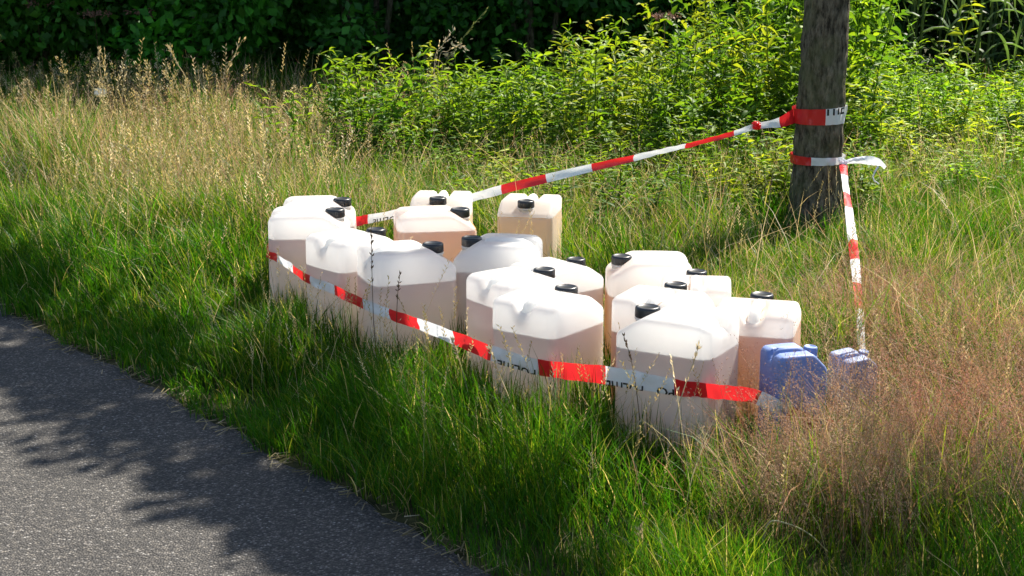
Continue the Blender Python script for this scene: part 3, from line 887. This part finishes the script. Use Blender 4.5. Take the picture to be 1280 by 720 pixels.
# --- taller meadow grass round and behind the cans
def meadow():
    g = Geo(); gd = Geo()
    tot = 0
    for d0, d1, dn, wk in ((3.6, 6.2, 4200, 1.0), (6.2, 9.0, 3600, 1.25), (9.0, 13.5, 1500, 2.0)):
        n = int(area(d0, d1) * dn)
        x, y = in_view(n, d0, d1)
        e, wR, wL, wV = zones(x, y)
        clump = vnoise(x, y, .16, 41) * .6 + vnoise(x, y, .06, 42) * .4
        dens = (1 - wV * .88) * smooth(e, .3, .7) * (.3 + 1.2 * clump)
        keep = (rng.random(n) < dens) & ~near_can(x, y, .015) & ~near_trunk(x, y, .14)
        x, y, e, wR, wL, wV, clump = [a[keep] for a in (x, y, e, wR, wL, wV, clump)]; n = len(x); tot += n
        big = vnoise(x, y, .55, 51)
        front = smooth(5.6 - .5 * x - y, -.2, .6) * (1 - wR)
        h = (.26 + .12 * wL + .06 * wR - .06 * front) * (.6 + .75 * big) * rng.uniform(.55, 1.3, n)
        inside = near_can(x, y, .22); h = np.where(inside, h * .68, h)
        h = h * (1 + .25 * smooth(y, 6.3, 7.2) * (1 - wL)); tr_ = np.hypot(x - TREE.x, (y - TREE.y + .35) * .8); h = h * (.32 + .68 * smooth(tr_, .25, .75))
        wd = rng.uniform(.0022, .0042, n) * wk
        lean = rng.beta(2, 2, n) * (1.0 + .15 * wR - .3 * wL)
        lean = np.where(near_can(x, y, .07), lean * .3, lean)
        ld = np.where(rng.random(n) < .2, 3.6 + rng.normal(size=n) * .7, rng.uniform(0, 2 * pi, n))
        pat = vnoise(x, y, .8, 61)
        dry = rng.random(n) < (.16 + .10 * pat + .16 * wL * (.4 + pat) + .22 * wR) * (1 - .55 * smooth(y, 9.3, 10.8))
        col = np.where((rng.random(n) < .40 + .25 * (1 - wL))[:, None], pick(YGREEN, n), pick(GREEN, n) * 1.35)
        dc = np.where((rng.random(n) < (.10 + .30 * wL * pat + .6 * wR))[:, None], pick(BROWN, n), pick(STRAW, n))
        v = rng.uniform(.75, 1.25, (n, 1))
        a = ~dry
        blades(g, x[a], y[a], h[a], wd[a], (col * v)[a], lean[a], ld[a])
        blades(gd, x[dry], y[dry], h[dry] * 1.12, wd[dry] * .8, (dc * v)[dry], lean[dry], ld[dry])
    tag(link('meadow_grass', g.mesh('meadow_grass'), M_GRASS), 'tall green grass round and behind the jerrycans', 'grass', kind='stuff')
    tag(link('dry_grass', gd.mesh('dry_grass'), M_DRY), 'straw-coloured dry grass mixed through the meadow', 'grass', kind='stuff')
    return tot
print('meadow', meadow())

# --- loose tangle of pale bent stems over the green
def tangle():
    g = Geo(); n = 11000
    x, y = in_view(n, 3.4, 10.5)
    e, wR, wL, wV = zones(x, y)
    pat = vnoise(x, y, .45, 91)
    k = (rng.random(n) < ((.42 + .45 * wL) * (1 - wV) + .16 * wV * smooth(e, .1, .6)) * (.25 + 1.0 * pat)) & ~near_can(x, y, .02) & ~near_trunk(x, y, .35)
    x, y, wV, wR = x[k], y[k], wV[k], wR[k]; n = len(x)
    h = rng.uniform(.22, .55, n) * (1 - .35 * wV)
    h = np.where(near_can(x, y, .12), h * .6, h)
    lean = rng.beta(2, 1.6, n) * (1.25 - .5 * zones(x, y)[2]); lean = np.where(near_can(x, y, .2), lean * .3, lean)
    col = pick(STRAW, n) * rng.uniform(.8, 1.3, (n, 1))
    col = np.where((rng.random(n) < .25 + .4 * wR)[:, None], pick(BROWN, n), col)
    blades(g, x, y, h, rng.uniform(.0018, .0032, n) * np.clip(y / 5.5, .8, 1.7), col, lean, rng.uniform(0, 2 * pi, n), 5)
    tag(link('bent_straw', g.mesh('bent_straw'), M_DRY), 'tangle of pale bent straw lying through the grass', 'grass', kind='stuff')
tangle()

# --- seed stalks
def stalk_template(kind, seed):
    r = random.Random(seed); g = Geo()
    bx, by = r.uniform(-.12, .12), r.uniform(-.12, .12)
    pts = [Vector((bx * f ** 2, by * f ** 2, f)) for f in (0, .3, .55, .8, 1.0)]
    g_col = (1, 1, 1)
    tube_geo(g, pts, [.0016, .0015, .0013, .0010, .0007], 3, (.85, .9, .75), False)
    def P(f): return Vector((bx * f * f, by * f * f, f))
    def dia(p, d, L, w):
        d = d.normalized(); s = d.cross(Vector((r.gauss(0, 1), r.gauss(0, 1), r.gauss(0, 1)))).normalized()
        V = [p, p + d * L * .45 + s * w, p + d * L, p + d * L * .45 - s * w]
        g.add([tuple(v) for v in V], None, [(0, 1, 2, 3)], (1, 1, 1))
    if kind == 'spike':
        for i in range(16):
            f = .74 + .26 * i / 15; s = 1 if i % 2 else -1
            d = Vector((s * .5 + r.gauss(0, .2), r.gauss(0, .3), .9)); dia(P(f), d, .032, .0042)
    elif kind == 'plume':
        for i in range(40):
            f = .72 + .28 * r.random(); rad = (1.02 - f) * .18 * r.random() + .003
            a = r.uniform(0, 6.3); d = Vector((cos(a), sin(a), 1.6)); dia(P(f) + Vector((cos(a) * rad, sin(a) * rad, 0)), d, .022, .0035)
    else:                                   # airy panicle
        for i in range(16):
            f = .52 + .46 * i / 15; a = r.uniform(0, 6.3); L = (1.05 - f) * .40 * r.uniform(.5, 1.1)
            tip = P(f) + Vector((cos(a) * L, sin(a) * L, L * r.uniform(.5, 1.1)))
            sx = Vector((-sin(a), cos(a), 0)) * .0008
            g.add([tuple(P(f) - sx), tuple(P(f) + sx), tuple(tip)], [(0, 1, 2)], None, (.9, .9, .85))
            for q in range(6):
                c = P(f).lerp(tip, r.uniform(.3, 1)) + Vector((r.gauss(0, .016), r.gauss(0, .016), r.gauss(0, .012)))
                d = Vector((r.gauss(0, 1), r.gauss(0, 1), r.gauss(.6, .8))).normalized() * .012; sd2 = d.orthogonal().normalized() * .0026
                g.add([tuple(c - sd2), tuple(c + sd2), tuple(c + d)], [(0, 1, 2)], None, (1, 1, 1))
    return g.arrays()
TPL = {k: [stalk_template(k, 100 + i) for i in range(6)] for k in ('spike', 'plume', 'panicle')}
def stalks():
    gs = Geo(); gp = Geo()
    def put(g, kind, x, y, h, pal, tiltk=.18, thick=1.0):
        n = len(x); tp = TPL[kind]; ci = rng.integers(0, len(tp), n)
        tint = pick(pal, n) * rng.uniform(.75, 1.25, (n, 1))
        tl = rng.normal(size=(n, 2)) * tiltk
        sc = np.stack([h * thick, h * thick, h], -1)
        for k in range(len(tp)):
            m = ci == k
            g.scatter(tp[k], np.stack([x[m], y[m], np.zeros(m.sum())], -1), rng.uniform(0, 6.3, m.sum()), sc[m], tint[m], tl[m])
    def sample(n, d0, d1, wfun):
        x, y = in_view(n, d0, d1); w_ = wfun(x, y); k = (rng.random(n) < w_) & ~near_can(x, y, .012) & ~near_trunk(x, y, .14); return x[k], y[k]
    # tan stalks on the left meadow
    x, y = sample(3600, 6.4, 11.6, lambda x, y: zones(x, y)[2] * (.25 + .9 * vnoise(x, y, .6, 71)))
    put(gs, 'plume', x, y, rng.uniform(.34, .60, len(x)) * (.65 + .6 * vnoise(x, y, .7, 75)), STRAW, thick=1.5)
    x, y = sample(3400, 6.4, 11.6, lambda x, y: zones(x, y)[2] * (.2 + .9 * vnoise(x, y, .5, 72)))
    put(gp, 'panicle', x, y, rng.uniform(.32, .54, len(x)) * (.65 + .6 * vnoise(x, y, .7, 75)), BROWN, thick=1.4)
    n = 40
    x = rng.uniform(-4.2, -.2, n); y = rng.uniform(9.3, 10.9, n)
    put(gs, 'spike', x, y, rng.uniform(.5, .85, n), STRAW, .2, 1.2)
    # pale standing tuft of tall straw at the left, and scattered pale stems before the cans
    x, y = sample(2600, 6.6, 9.8, lambda x, y: smooth(x, -2.6, -1.9) * (1 - smooth(x, -1.1, -.6)) * (.2 + vnoise(x, y, .35, 79)))
    put(gs, 'spike', x, y, rng.uniform(.36, .58, len(x)), STRAW * 1.15, .16, 1.5)
    n = 260
    x = rng.uniform(-1.1, .75, n); y = rng.uniform(3.9, 5.5, n); e_ = edge_e(x, y)
    k = (e_ > .12) & (e_ < .75) & ~near_can(x, y, .015); x, y = x[k], y[k]
    put(gs, 'spike', x, y, rng.uniform(.24, .40, len(x)), STRAW * 1.2, .28, 1.1)
    # rusty red seeding patches at the right
    RUST = np.array([(.44, .21, .15), (.50, .26, .19), (.38, .17, .11)])
    x, y = sample(5200, 3.6, 6.0, lambda x, y: smooth(x / y, .245, .285) * smooth(5.0 - y, 0, .5) * (.25 + vnoise(x, y, .3, 93)))
    put(gp, 'panicle', x, y, rng.uniform(.26, .42, len(x)), RUST, .2, 1.1)
    n = 380
    x = rng.normal(1.36, .16, n); y = rng.normal(5.35, .22, n); k = ~near_can(x, y, .05); x, y = x[k], y[k]
    put(gp, 'panicle', x, y, rng.uniform(.22, .36, len(x)), RUST * np.array((.95, 1.05, 1.0)), .3, 1.2)
    # among the grass behind the cans
    x, y = sample(2600, 5.8, 9.0, lambda x, y: (1 - zones(x, y)[2]) * .5 * (edge_e(x, y) > 1.2))
    put(gs, 'spike', x, y, rng.uniform(.25, .46, len(x)), STRAW, .3)
    # verge: thin pale stalks
    x, y = sample(4200, 3.2, 7.6, lambda x, y: zones(x, y)[3] * smooth(edge_e(x, y), .12, .7) * .42)
    put(gs, 'spike', x, y, rng.uniform(.20, .42, len(x)), np.concatenate([STRAW * 1.25, STRAW]), .3, 1.3)
    # brown airy haze at the right
    x, y = sample(7600, 3.3, 6.2, lambda x, y: zones(x, y)[1] * 1.5 * vnoise(x, y, .30, 73) ** 1.6 * (.45 + .55 * (y < 4.6)))
    put(gp, 'panicle', x, y, rng.uniform(.26, .46, len(x)), BROWN, .25, 1.0)
    n = 700
    x = rng.uniform(.42, 1.35, n); y = rng.uniform(3.55, 4.12, n) - .12 * (x < .7); k = ~near_can(x, y, .02) & (rng.random(n) < smooth(x, .4, .75) * (.35 + .9 * vnoise(x, y, .22, 77))); x, y = x[k], y[k]
    put(gp, 'panicle', x, y, rng.uniform(.20, .345, len(x)) * (.75 + .25 * smooth(x, .5, .8)), BROWN, .22, 1.15)
    x, y = sample(900, 3.5, 6.0, lambda x, y: zones(x, y)[1] * .5)
    put(gs, 'spike', x, y, rng.uniform(.28, .48, len(x)), STRAW, .3)
    tag(link('seed_stalks', gs.mesh('seed_stalks'), M_DRY), 'pale seeding grass stalks standing above the meadow', 'grass', kind='stuff')
    tag(link('brown_seed_haze', gp.mesh('brown_seed_haze'), M_DRY), 'fine brown haze of seeding bent grass', 'grass', kind='stuff')
stalks()

# --- weeds behind the tree
def leaf_arr(L, wd, droop, fold=.25):
    V = [(0, 0, 0), (L * .28, wd * .42, wd * fold), (L * .60, wd * .36, wd * fold - droop * L * .3), (L, 0, -droop * L), (L * .60, -wd * .36, wd * fold - droop * L * .3), (L * .28, -wd * .42, wd * fold), (L * .5, 0, -droop * L * .18)]
    T = [(0, 6, 1), (1, 6, 2), (2, 6, 3), (3, 6, 4), (4, 6, 5), (5, 6, 0)]
    return np.array(V), np.array(T)
def weed_template(kind, seed, nodes=11):
    r = random.Random(seed); g = Geo()
    bx, by = r.uniform(-.15, .15), r.uniform(-.15, .15)
    def P(f): return Vector((bx * f * f, by * f * f, f))
    tube_geo(g, [P(f) for f in (0, .35, .7, 1)], [.006, .005, .0035, .002], 4, (.75, .8, .6), False)
    def put(p, a, L, wd, droop, up, c):
        V, T = leaf_arr(L, wd, droop)
        rl = r.gauss(0, .7); V = np.stack([V[:, 0], V[:, 1] * cos(rl) - V[:, 2] * sin(rl), V[:, 1] * sin(rl) + V[:, 2] * cos(rl)], -1)
        ca, sa = cos(a), sin(a); cu, su = cos(up), sin(up)
        x = V[:, 0] * cu - V[:, 2] * su; z = V[:, 0] * su + V[:, 2] * cu
        g.add(np.stack([x * ca - V[:, 1] * sa + p.x, x * sa + V[:, 1] * ca + p.y, z + p.z], -1), T, None, c)
    for i in range(nodes):
        f = .12 + .88 * i / (nodes - 1); a0 = i * pi / 2 + r.uniform(-.4, .4)
        size = (.13 if kind == 'nettle' else .15) * (1.15 - .6 * f) * r.uniform(.75, 1.2)
        wd = size * (.50 if kind == 'nettle' else .22)
        tipc = (1 + .5 * f ** 3, 1 + .35 * f ** 3, 1.0)
        for s in (0, pi) if kind == 'nettle' else (0, 2.1, 4.2):
            put(P(f), a0 + s + r.uniform(-.3, .3), size, wd, r.uniform(.0, .7), r.gauss(.45, .5), tipc)
        if kind == 'nettle' and r.random() < .6:     # short side shoot
            a = a0 + pi / 2 + r.uniform(-.5, .5)
            for q in range(3):
                put(P(f) + Vector((cos(a), sin(a), .6)) * (.03 + .03 * q), a + r.uniform(-1.2, 1.2), size * .6, wd * .6, .4, .5, tipc)
    return g.arrays()
WT = [weed_template('nettle', 200 + i) for i in range(6)] + [weed_template('willow', 220 + i, 15) for i in range(5)]
WPAL = np.array([(.06, .145, .012), (.095, .185, .014), (.13, .22, .016), (.055, .13, .012), (.185, .25, .022)])
def weed_w(x, y):
    e = edge_e(x, y); wob = (vnoise(x, y, .9, 81) - .5)
    a = smooth(x + wob * .8, -1.5, -.3) * smooth(y + wob * 1.4 + .3 * np.minimum(x, 0), 7.0, 8.3) * (1 - smooth(y - 1.6 * smooth(x, .6, 2.0), 10.0, 10.7))
    return a
def weed_h(x, y):
    return (.36 + .38 * smooth(y, 8.0, 9.8) + .55 * smooth(y, 8.8, 10.8) * smooth(x, .7, 2.3) * (1 - smooth(x / y, .225, .255))) * (.65 + .65 * vnoise(x, y, .5, 83)) * (1 - .32 * smooth(x / y, .225, .255))
def weeds():
    g = Geo(); n = 4600
    x, y = in_view(n, 6.8, 12.4, .06)
    k = rng.random(n) < weed_w(x, y) * (.5 + .6 * vnoise(x, y, .35, 82)); x, y = x[k], y[k]; n = len(x)
    h = weed_h(x, y) * rng.uniform(.7, 1.2, n)
    ci = rng.integers(0, len(WT), n); patch = vnoise(x, y, .6, 85)
    tint = WPAL[np.clip((patch * 5 + rng.normal(size=n) * .9).astype(int), 0, 4)] * rng.uniform(.8, 1.2, (n, 1)) * (1 + .3 * smooth(x, 1.5, 2.6))[:, None]
    tl = rng.normal(size=(n, 2)) * .12
    for q in range(len(WT)):
        m = ci == q
        s = np.stack([(.55 + .45 * h[m]), (.55 + .45 * h[m]), h[m]], -1)
        g.scatter(WT[q], np.stack([x[m], y[m], np.zeros(m.sum())], -1), rng.uniform(0, 6.3, m.sum()), s, tint[m], tl[m])
    # shaded growth at the foot of the shrubs
    n2 = 620
    x = rng.uniform(-5.2, 1.4, n2); y = rng.uniform(10.9, 12.6, n2)
    h2 = rng.uniform(.18, .45, n2) * (.6 + .7 * vnoise(x, y, .7, 87)); ci = rng.integers(0, len(WT), n2)
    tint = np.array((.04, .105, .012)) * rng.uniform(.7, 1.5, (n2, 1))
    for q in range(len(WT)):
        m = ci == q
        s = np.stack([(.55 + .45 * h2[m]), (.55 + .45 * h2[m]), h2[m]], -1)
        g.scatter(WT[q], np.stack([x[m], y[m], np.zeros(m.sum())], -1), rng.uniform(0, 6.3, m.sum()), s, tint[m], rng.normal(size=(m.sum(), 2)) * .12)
    tag(link('weed_growth', g.mesh('weed_growth'), M_LEAF), 'dense bright green nettles and weeds behind the tree', 'weeds', kind='stuff')
    return n
print('weeds', weeds())

# ------------------------------------------------------------------ hedge shrubs and wood behind
def shrub(loc, rx, ry, h, label, seed, cols):
    t = empty('shrub', loc); tag(t, label, 'shrub', 'dark shrubs behind the meadow')
    r = np.random.default_rng(seed)
    for i in range(5):
        g = Geo(); a = r.uniform(0, 6.3); q = Vector((cos(a) * rx * .5, sin(a) * ry * .5, h * .8))
        tube_geo(g, [Vector((cos(a) * .08, sin(a) * .08, 0)), q * .4 + Vector((0, 0, .1)), q], [.035, .025, .01], 6)
        link('stem', g.mesh('stem', True), M_BARK, t)
    cs = []; rs = []
    for i in range(46):
        d = r.normal(size=3); d /= np.linalg.norm(d); k = r.random() ** .4
        cs.append((d[0] * rx * k, d[1] * ry * k, h * .52 + d[2] * h * .48 * k)); rs.append(r.uniform(.25, .5))
    g = Geo(); leaf_cloud(g, cs, rs, 290, .085, cols, seed=seed, flat=.85)
    link('foliage', g.mesh('foliage'), M_DARKLEAF, t)
HC1 = [(.026, .11, .010), (.035, .14, .012), (.022, .085, .012)]
HC2 = [(.036, .15, .012), (.055, .18, .014), (.036, .12, .012)]
shrub((-5.3, 12.2, 0), 1.3, .9, 2.6, 'leftmost dark green shrub at the edge of the picture', 301, HC2)
shrub((-4.0, 12.6, 0), 1.3, .9, 3.0, 'dark shrub with brown seed heads before it, second from the left', 302, HC2)
shrub((-2.6, 12.4, 0), 1.2, .9, 2.7, 'brighter green shrub above the tallest tan grass stalks', 303, [(.04, .18, .012), (.045, .20, .014), (.03, .14, .012)])
shrub((-1.2, 12.9, 0), 1.3, .9, 3.1, 'very dark shrub left of the yellow-green grass hump', 304, HC1)
shrub((.2, 13.2, 0), 1.2, .9, 2.9, 'dark shrub right behind the long arching grass stem', 305, HC1)
shrub((1.5, 13.7, 0), 1.2, .9, 2.8, 'dark shrub above the nettles, last before the field', 306, HC1)
g = Geo(); r = np.random.default_rng(400); cs = []; rs = []
for i in range(270):
    cs.append((r.uniform(-11, 4.2), r.uniform(16.0, 19.5), r.uniform(.2, 5.5))); rs.append(r.uniform(.6, 1.1))
for i in range(70):
    cs.append((r.uniform(-6.5, 3.4), r.uniform(14.4, 15.4), r.uniform(.1, 1.3))); rs.append(r.uniform(.4, .7))
leaf_cloud(g, cs, rs, 260, .19, HC1, seed=401, flat=.9)
tag(link('far_wood', g.mesh('far_wood'), M_DARKLEAF), 'dark wood closing the view behind the shrubs', 'wood', kind='stuff')

# ------------------------------------------------------------------ field crop at the upper right
def crop_plant(x, y, h, seed):
    r = random.Random(seed); t = empty('maize_plant', (x, y, 0))
    tag(t, 'grey-green long-leaved crop plant in the row at the upper right', 'crop plant', 'crop plants in the field at the upper right')
    g = Geo(); tube_geo(g, [Vector((0, 0, 0)), Vector((.02, 0, h * .5)), Vector((.03, .01, h))], [.014, .012, .006], 6, (.12, .17, .06))
    link('stem', g.mesh('stem', True), M_LEAF, t)
    for i in range(11):
        g = Geo(); f = .1 + .85 * i / 10; a = (i % 2) * pi + r.uniform(-.7, .7); L = r.uniform(.55, .85); wd = r.uniform(.022, .034)
        V = []; Q = []
        for k in range(8):
            s = k / 7; rad = L * (.55 * s + .1 * sin(s * pi)); z = f * h + L * (.55 * s - 1.15 * s * s)
            w_ = wd * (1 - s ** 2.5) + .002
            c = Vector((cos(a) * rad, sin(a) * rad, z)); n_ = Vector((-sin(a), cos(a), 0)) * w_
            V += [tuple(c - n_ + Vector((0, 0, w_ * .4))), tuple(c), tuple(c + n_ + Vector((0, 0, w_ * .4)))]
            if k: b = 3 * k; Q += [(b - 3, b - 2, b + 1, b), (b - 2, b - 1, b + 2, b + 1)]
        cc = np.array((.07, .13, .045)) * r.uniform(.75, 1.3)
        g.add(V, None, Q, cc); link('leaf', g.mesh('leaf', True), M_LEAF, t)
for i in range(30):
    row, k = divmod(i, 10)
    crop_plant(3.05 + k * .36 + random.uniform(-.08, .08) + row * .1, 12.6 + row * .75 + random.uniform(-.1, .1), random.uniform(1.5, 1.9), 500 + i)
g = Geo(); cs = []; rs = []; r = np.random.default_rng(402)
for i in range(120):
    cs.append((r.uniform(3.2, 11), r.uniform(14.9, 17.5), r.uniform(.0, 3.0))); rs.append(r.uniform(.5, .9))
leaf_cloud(g, cs, rs, 260, .14, [(.04, .085, .02), (.03, .07, .018)], seed=403, flat=.9)
tag(link('far_crop', g.mesh('far_crop'), M_DARKLEAF), 'dark mass of crop leaves deeper in the field', 'crop', kind='stuff')

# ------------------------------------------------------------------ single plants and stalks one can point at
def tall_weed(u_base, v_top, y, tpl, label, tint, wide=1.0, name='tall_weed'):
    top = at_y(u_base, v_top, y)
    t = empty(name, (top.x, y, 0)); tag(t, label, 'weed', 'tall weeds sticking out of the growth')
    V, T, Q, c = tpl
    g = Geo(); ns = 5 * 4
    s = np.array([(.6 + .5 * top.z) * wide, (.6 + .5 * top.z) * wide, top.z])
    me = np_mesh('foliage', V * s, T, Q, c * np.asarray(tint), False)
    link('foliage', me, M_LEAF, t)
    return t
tall_weed(540, 58, 10.4, weed_template('nettle', 901), 'yellow-green leafy weed topping the grass hump against the dark shrubs', (.19, .25, .03))
tall_weed(704, 30, 10.8, weed_template('nettle', 902, 8), 'pale broad-leaved weed with yellow leaf left of centre top', (.24, .27, .06), 1.25)
tall_weed(832, 52, 10.0, weed_template('nettle', 903, 9), 'upright light green weed above the tape, between trunk and dark shrubs', (.16, .24, .03), 1.2)
tall_weed(875, 30, 10.6, weed_template('willow', 904, 14), 'narrow-leaved weed just left of the trunk top', (.14, .20, .03))
tall_weed(1197, 6, 11.4, weed_template('nettle', 905, 9), 'bright yellow-green weed standing against the long-leaved crop', (.20, .27, .025), 1.3)
def seed_stem(pts_px, y, label, kind, tint, head=.3, rad=.0022, name='grass_stalk', dy=0.0, size=1.0):
    """a single stalk through picture points at depth y, with its own seed head"""
    r = random.Random(len(label) * 7 + int(y * 100))
    P = [at_y(u, v, y + dy * i) for i, (u, v) in enumerate(pts_px)]
    base = P[0].copy()
    if base.z > .03:
        root = Vector((base.x + (P[0].x - P[1].x) * .3, base.y, 0)); P.insert(0, root)
    S = catmull(P, 6); n = len(S)
    t = empty(name, (S[0].x, S[0].y, 0)); tag(t, label, 'grass stalk', 'single grass stalks')
    o = S[0].copy(); o.z = 0; S = [p - o for p in S]
    g = Geo(); tube_geo(g, S, [rad * (1 - .6 * i / n) for i in range(n)], 4, tint)
    link('stem', g.mesh('stem', True), M_DRY, t)
    if kind:
        g = Geo(); m = int(n * (1 - head))
        for q in range(26 if kind == 'spike' else 22):
            f = r.uniform(m, n - 1.01); i = int(f); p = S[i].lerp(S[i + 1], f - i); td = (S[min(i + 1, n - 1)] - S[i]).normalized()
            d = (td * 1.2 + Vector((r.gauss(0, .5), r.gauss(0, .5), r.gauss(0, .4)))).normalized(); s = d.cross(Vector((r.gauss(0, 1), r.gauss(0, 1), r.gauss(0, 1)))).normalized()
            if kind == 'plume': p = p + Vector((r.gauss(0, .006), r.gauss(0, .006), r.gauss(0, .006))) * size
            L = .022 * size; w_ = .0035 * size
            g.add([tuple(p), tuple(p + d * L * .45 + s * w_), tuple(p + d * L), tuple(p + d * L * .45 - s * w_)], None, [(0, 1, 2, 3)], np.array(tint) * r.uniform(.85, 1.2))
        link('seed_head', g.mesh('seed_head'), M_DRY, t)
ST = (.50, .42, .24); DK = (.10, .07, .04); GN = (.20, .24, .08)
seed_stem([(553, 95), (570, 60), (590, 33), (609, 11)], 10.1, 'long arching stem rising right above the grass hump against dark shrubs', 'spike', GN, .45, .004, size=1.4)
seed_stem([(543, 80), (551, 62), (558, 48), (567, 38)], 10.15, 'short pale oat stalk beside the long arching stem', 'plume', (.5, .46, .34), .5, .003, size=1.3)
seed_stem([(548, 80), (560, 64), (572, 57), (581, 60)], 10.05, 'nodding pale stalk bending right below the long arching stem', 'plume', (.5, .44, .3), .45, .003, size=1.2)
seed_stem([(128, 110), (125, 85), (124, 62)], 10.2, 'straight tan stalk standing alone at the far left against the shrubs', 'spike', ST, .35, .004, size=1.5)
seed_stem([(235, 110), (222, 80), (211, 58)], 10.0, 'tan stalk leaning left above the meadow, near the top left', 'spike', ST, .4, .004, size=1.4)
seed_stem([(278, 105), (290, 75), (303, 50)], 10.0, 'branched pale stalk leaning right among the tallest meadow grass', 'plume', ST, .5, .004, size=1.5)
seed_stem([(1262, 700), (1258, 640), (1250, 570), (1248, 515)], 3.95, 'tall pale stalk at the right edge of the brown grass', 'spike', (.55, .47, .28), .5, .003, size=1.0)
seed_stem([(1075, 660), (1072, 620), (1066, 570), (1060, 525)], 3.95, 'slim green-tan stalk in the right foreground grass', 'spike', (.42, .4, .2), .45, .0024)
seed_stem([(835, 560), (845, 520), (857, 480), (868, 450), (873, 432)], 4.05, 'pale stalk crossing the tape in front of the front right can', 'spike', (.58, .52, .36), .4, .0024, size=.8)
seed_stem([(661, 575), (645, 520), (625, 470), (612, 436)], 4.25, 'pale stalk leaning left across the big front can', 'spike', (.56, .5, .33), .35, .0024, size=.8)
seed_stem([(600, 560), (590, 510), (577, 460), (566, 425)], 4.45, 'straw stalk leaning left beside the gap between left and middle cans', 'spike', (.54, .47, .3), .3, .0024, size=.8)
seed_stem([(470, 440), (467, 400), (465, 340), (464, 288)], 4.85, 'dark thin stalk standing straight before the left front pair', 'spike', DK, .35, .0018, size=.8)
seed_stem([(500, 450), (496, 410), (497, 370), (500, 342)], 4.8, 'short dark stalk before the pink-tan front can of the left pair', 'spike', DK, .3, .0018, size=.6)
seed_stem([(800, 540), (797, 500), (790, 455), (780, 420)], 4.1, 'thin dark stalk on the face of the front right can', 'spike', DK, .25, .0016, size=.6)
seed_stem([(960, 655), (985, 655), (1012, 668), (1035, 690)], 3.55, 'pale arched straw lying over the dark grass at lower right', None, (.5, .5, .32), .3, .003)
seed_stem([(805, 700), (802, 680), (800, 660)], 3.5, 'small pale stalk in the dark grass at the bottom centre', 'spike', (.45, .4, .25), .6, .0024)
def dock(u, v, y, label, seed):
    top = at_y(u, v, y); t = empty('seed_head_plant', (top.x, y, 0)); tag(t, label, 'weed', 'brown seed heads before the shrubs')
    r = random.Random(seed); h = top.z
    g = Geo(); tube_geo(g, [Vector((0, 0, 0)), Vector((.02, 0, h * .5)), Vector((0, 0, h))], [.004, .0035, .002], 5, (.16, .11, .06)); link('stem', g.mesh('stem', True), M_DRY, t)
    g = Geo()
    for q in range(120):
        a = r.uniform(0, 6.3); rad = .15 * math.sqrt(r.random()) * (.35 + .65 * abs(sin(a * 1.5 + seed))); z = h + .01 + r.gauss(0, .012)
        p = Vector((cos(a) * rad, sin(a) * rad, z)); d = Vector((r.gauss(0, 1), r.gauss(0, 1), r.gauss(0, 1))).normalized(); s = d.orthogonal().normalized()
        g.add([tuple(p), tuple(p + d * .01 + s * .008), tuple(p + d * .022), tuple(p + d * .01 - s * .008)], None, [(0, 1, 2, 3)], np.array((.30, .17, .12)) * r.uniform(.7, 1.3))
    for q in range(5):
        a = r.uniform(0, 6.3); tube_geo(g, [Vector((0, 0, h * .86)), Vector((cos(a) * .09, sin(a) * .09, h))], [.0014, .001], 3, (.09, .07, .03))
    link('seed_head', g.mesh('seed_head'), M_DRY, t)
dock(45, 6, 12.1, 'brown flat seed head at the top left corner', 1)
dock(118, 18, 12.0, 'pinkish brown flat seed head, second from the left at the top', 2)
dock(177, 17, 12.2, 'brown flat seed head, third from the left at the top', 3)
dock(830, 22, 11.2, 'brown seed head left of the trunk at the top edge', 4)
sc = at_y(125.5, 115.5, 10.3)
g = Geo(); gx, gy = np.meshgrid(np.linspace(-.045, .045, 8), np.linspace(-.03, .03, 6)); zz = .022 * np.sin(gx * 90 + gy * 60) + .015 * np.sin(gy * 150)
g.add(np.stack([gx, zz, gy], -1).reshape(-1, 3), None, [(a * 8 + b, a * 8 + b + 1, (a + 1) * 8 + b + 1, (a + 1) * 8 + b) for a in range(5) for b in range(7)])
o = link('paper_scrap', g.mesh('paper_scrap', True), M_PAPER); o.location = sc
tag(o, 'small white scrap caught on the tan grass at the far left', 'litter')

# --- straw litter along the road edge
def litter():
    n = 1100
    t = rng.uniform(-1.5, 8.5, n); e = rng.normal(size=n) * .03 + edge_wob(t) - .005
    X = UX * t + NX * (e + N0); Y = UY * t + NY * (e + N0)
    a = rng.uniform(0, pi, n); L = rng.uniform(.015, .07, n); w_ = rng.uniform(.0008, .002, n)
    dx, dy = np.cos(a) * L / 2, np.sin(a) * L / 2; sx, sy = -np.sin(a) * w_, np.cos(a) * w_
    z = rng.uniform(.008, .02, n)
    V = np.stack([np.stack([X - dx - sx, Y - dy - sy, z], -1), np.stack([X + dx - sx, Y + dy - sy, z + .004], -1), np.stack([X + dx + sx, Y + dy + sy, z + .004], -1), np.stack([X - dx + sx, Y - dy + sy, z + .002], -1)], 1)
    g = Geo(); g.add(V.reshape(-1, 3), None, np.arange(n * 4).reshape(-1, 4), np.repeat(pick(STRAW, n) * rng.uniform(.2, .7, (n, 1)), 4, 0))
    tag(link('straw_litter', g.mesh('straw_litter'), M_DRY), 'bits of dry straw along the road edge', 'litter', kind='stuff')
litter()
print('TRIS', sum(sum(len(p.vertices) - 2 for p in me.polygons) for me in bpy.data.meshes))
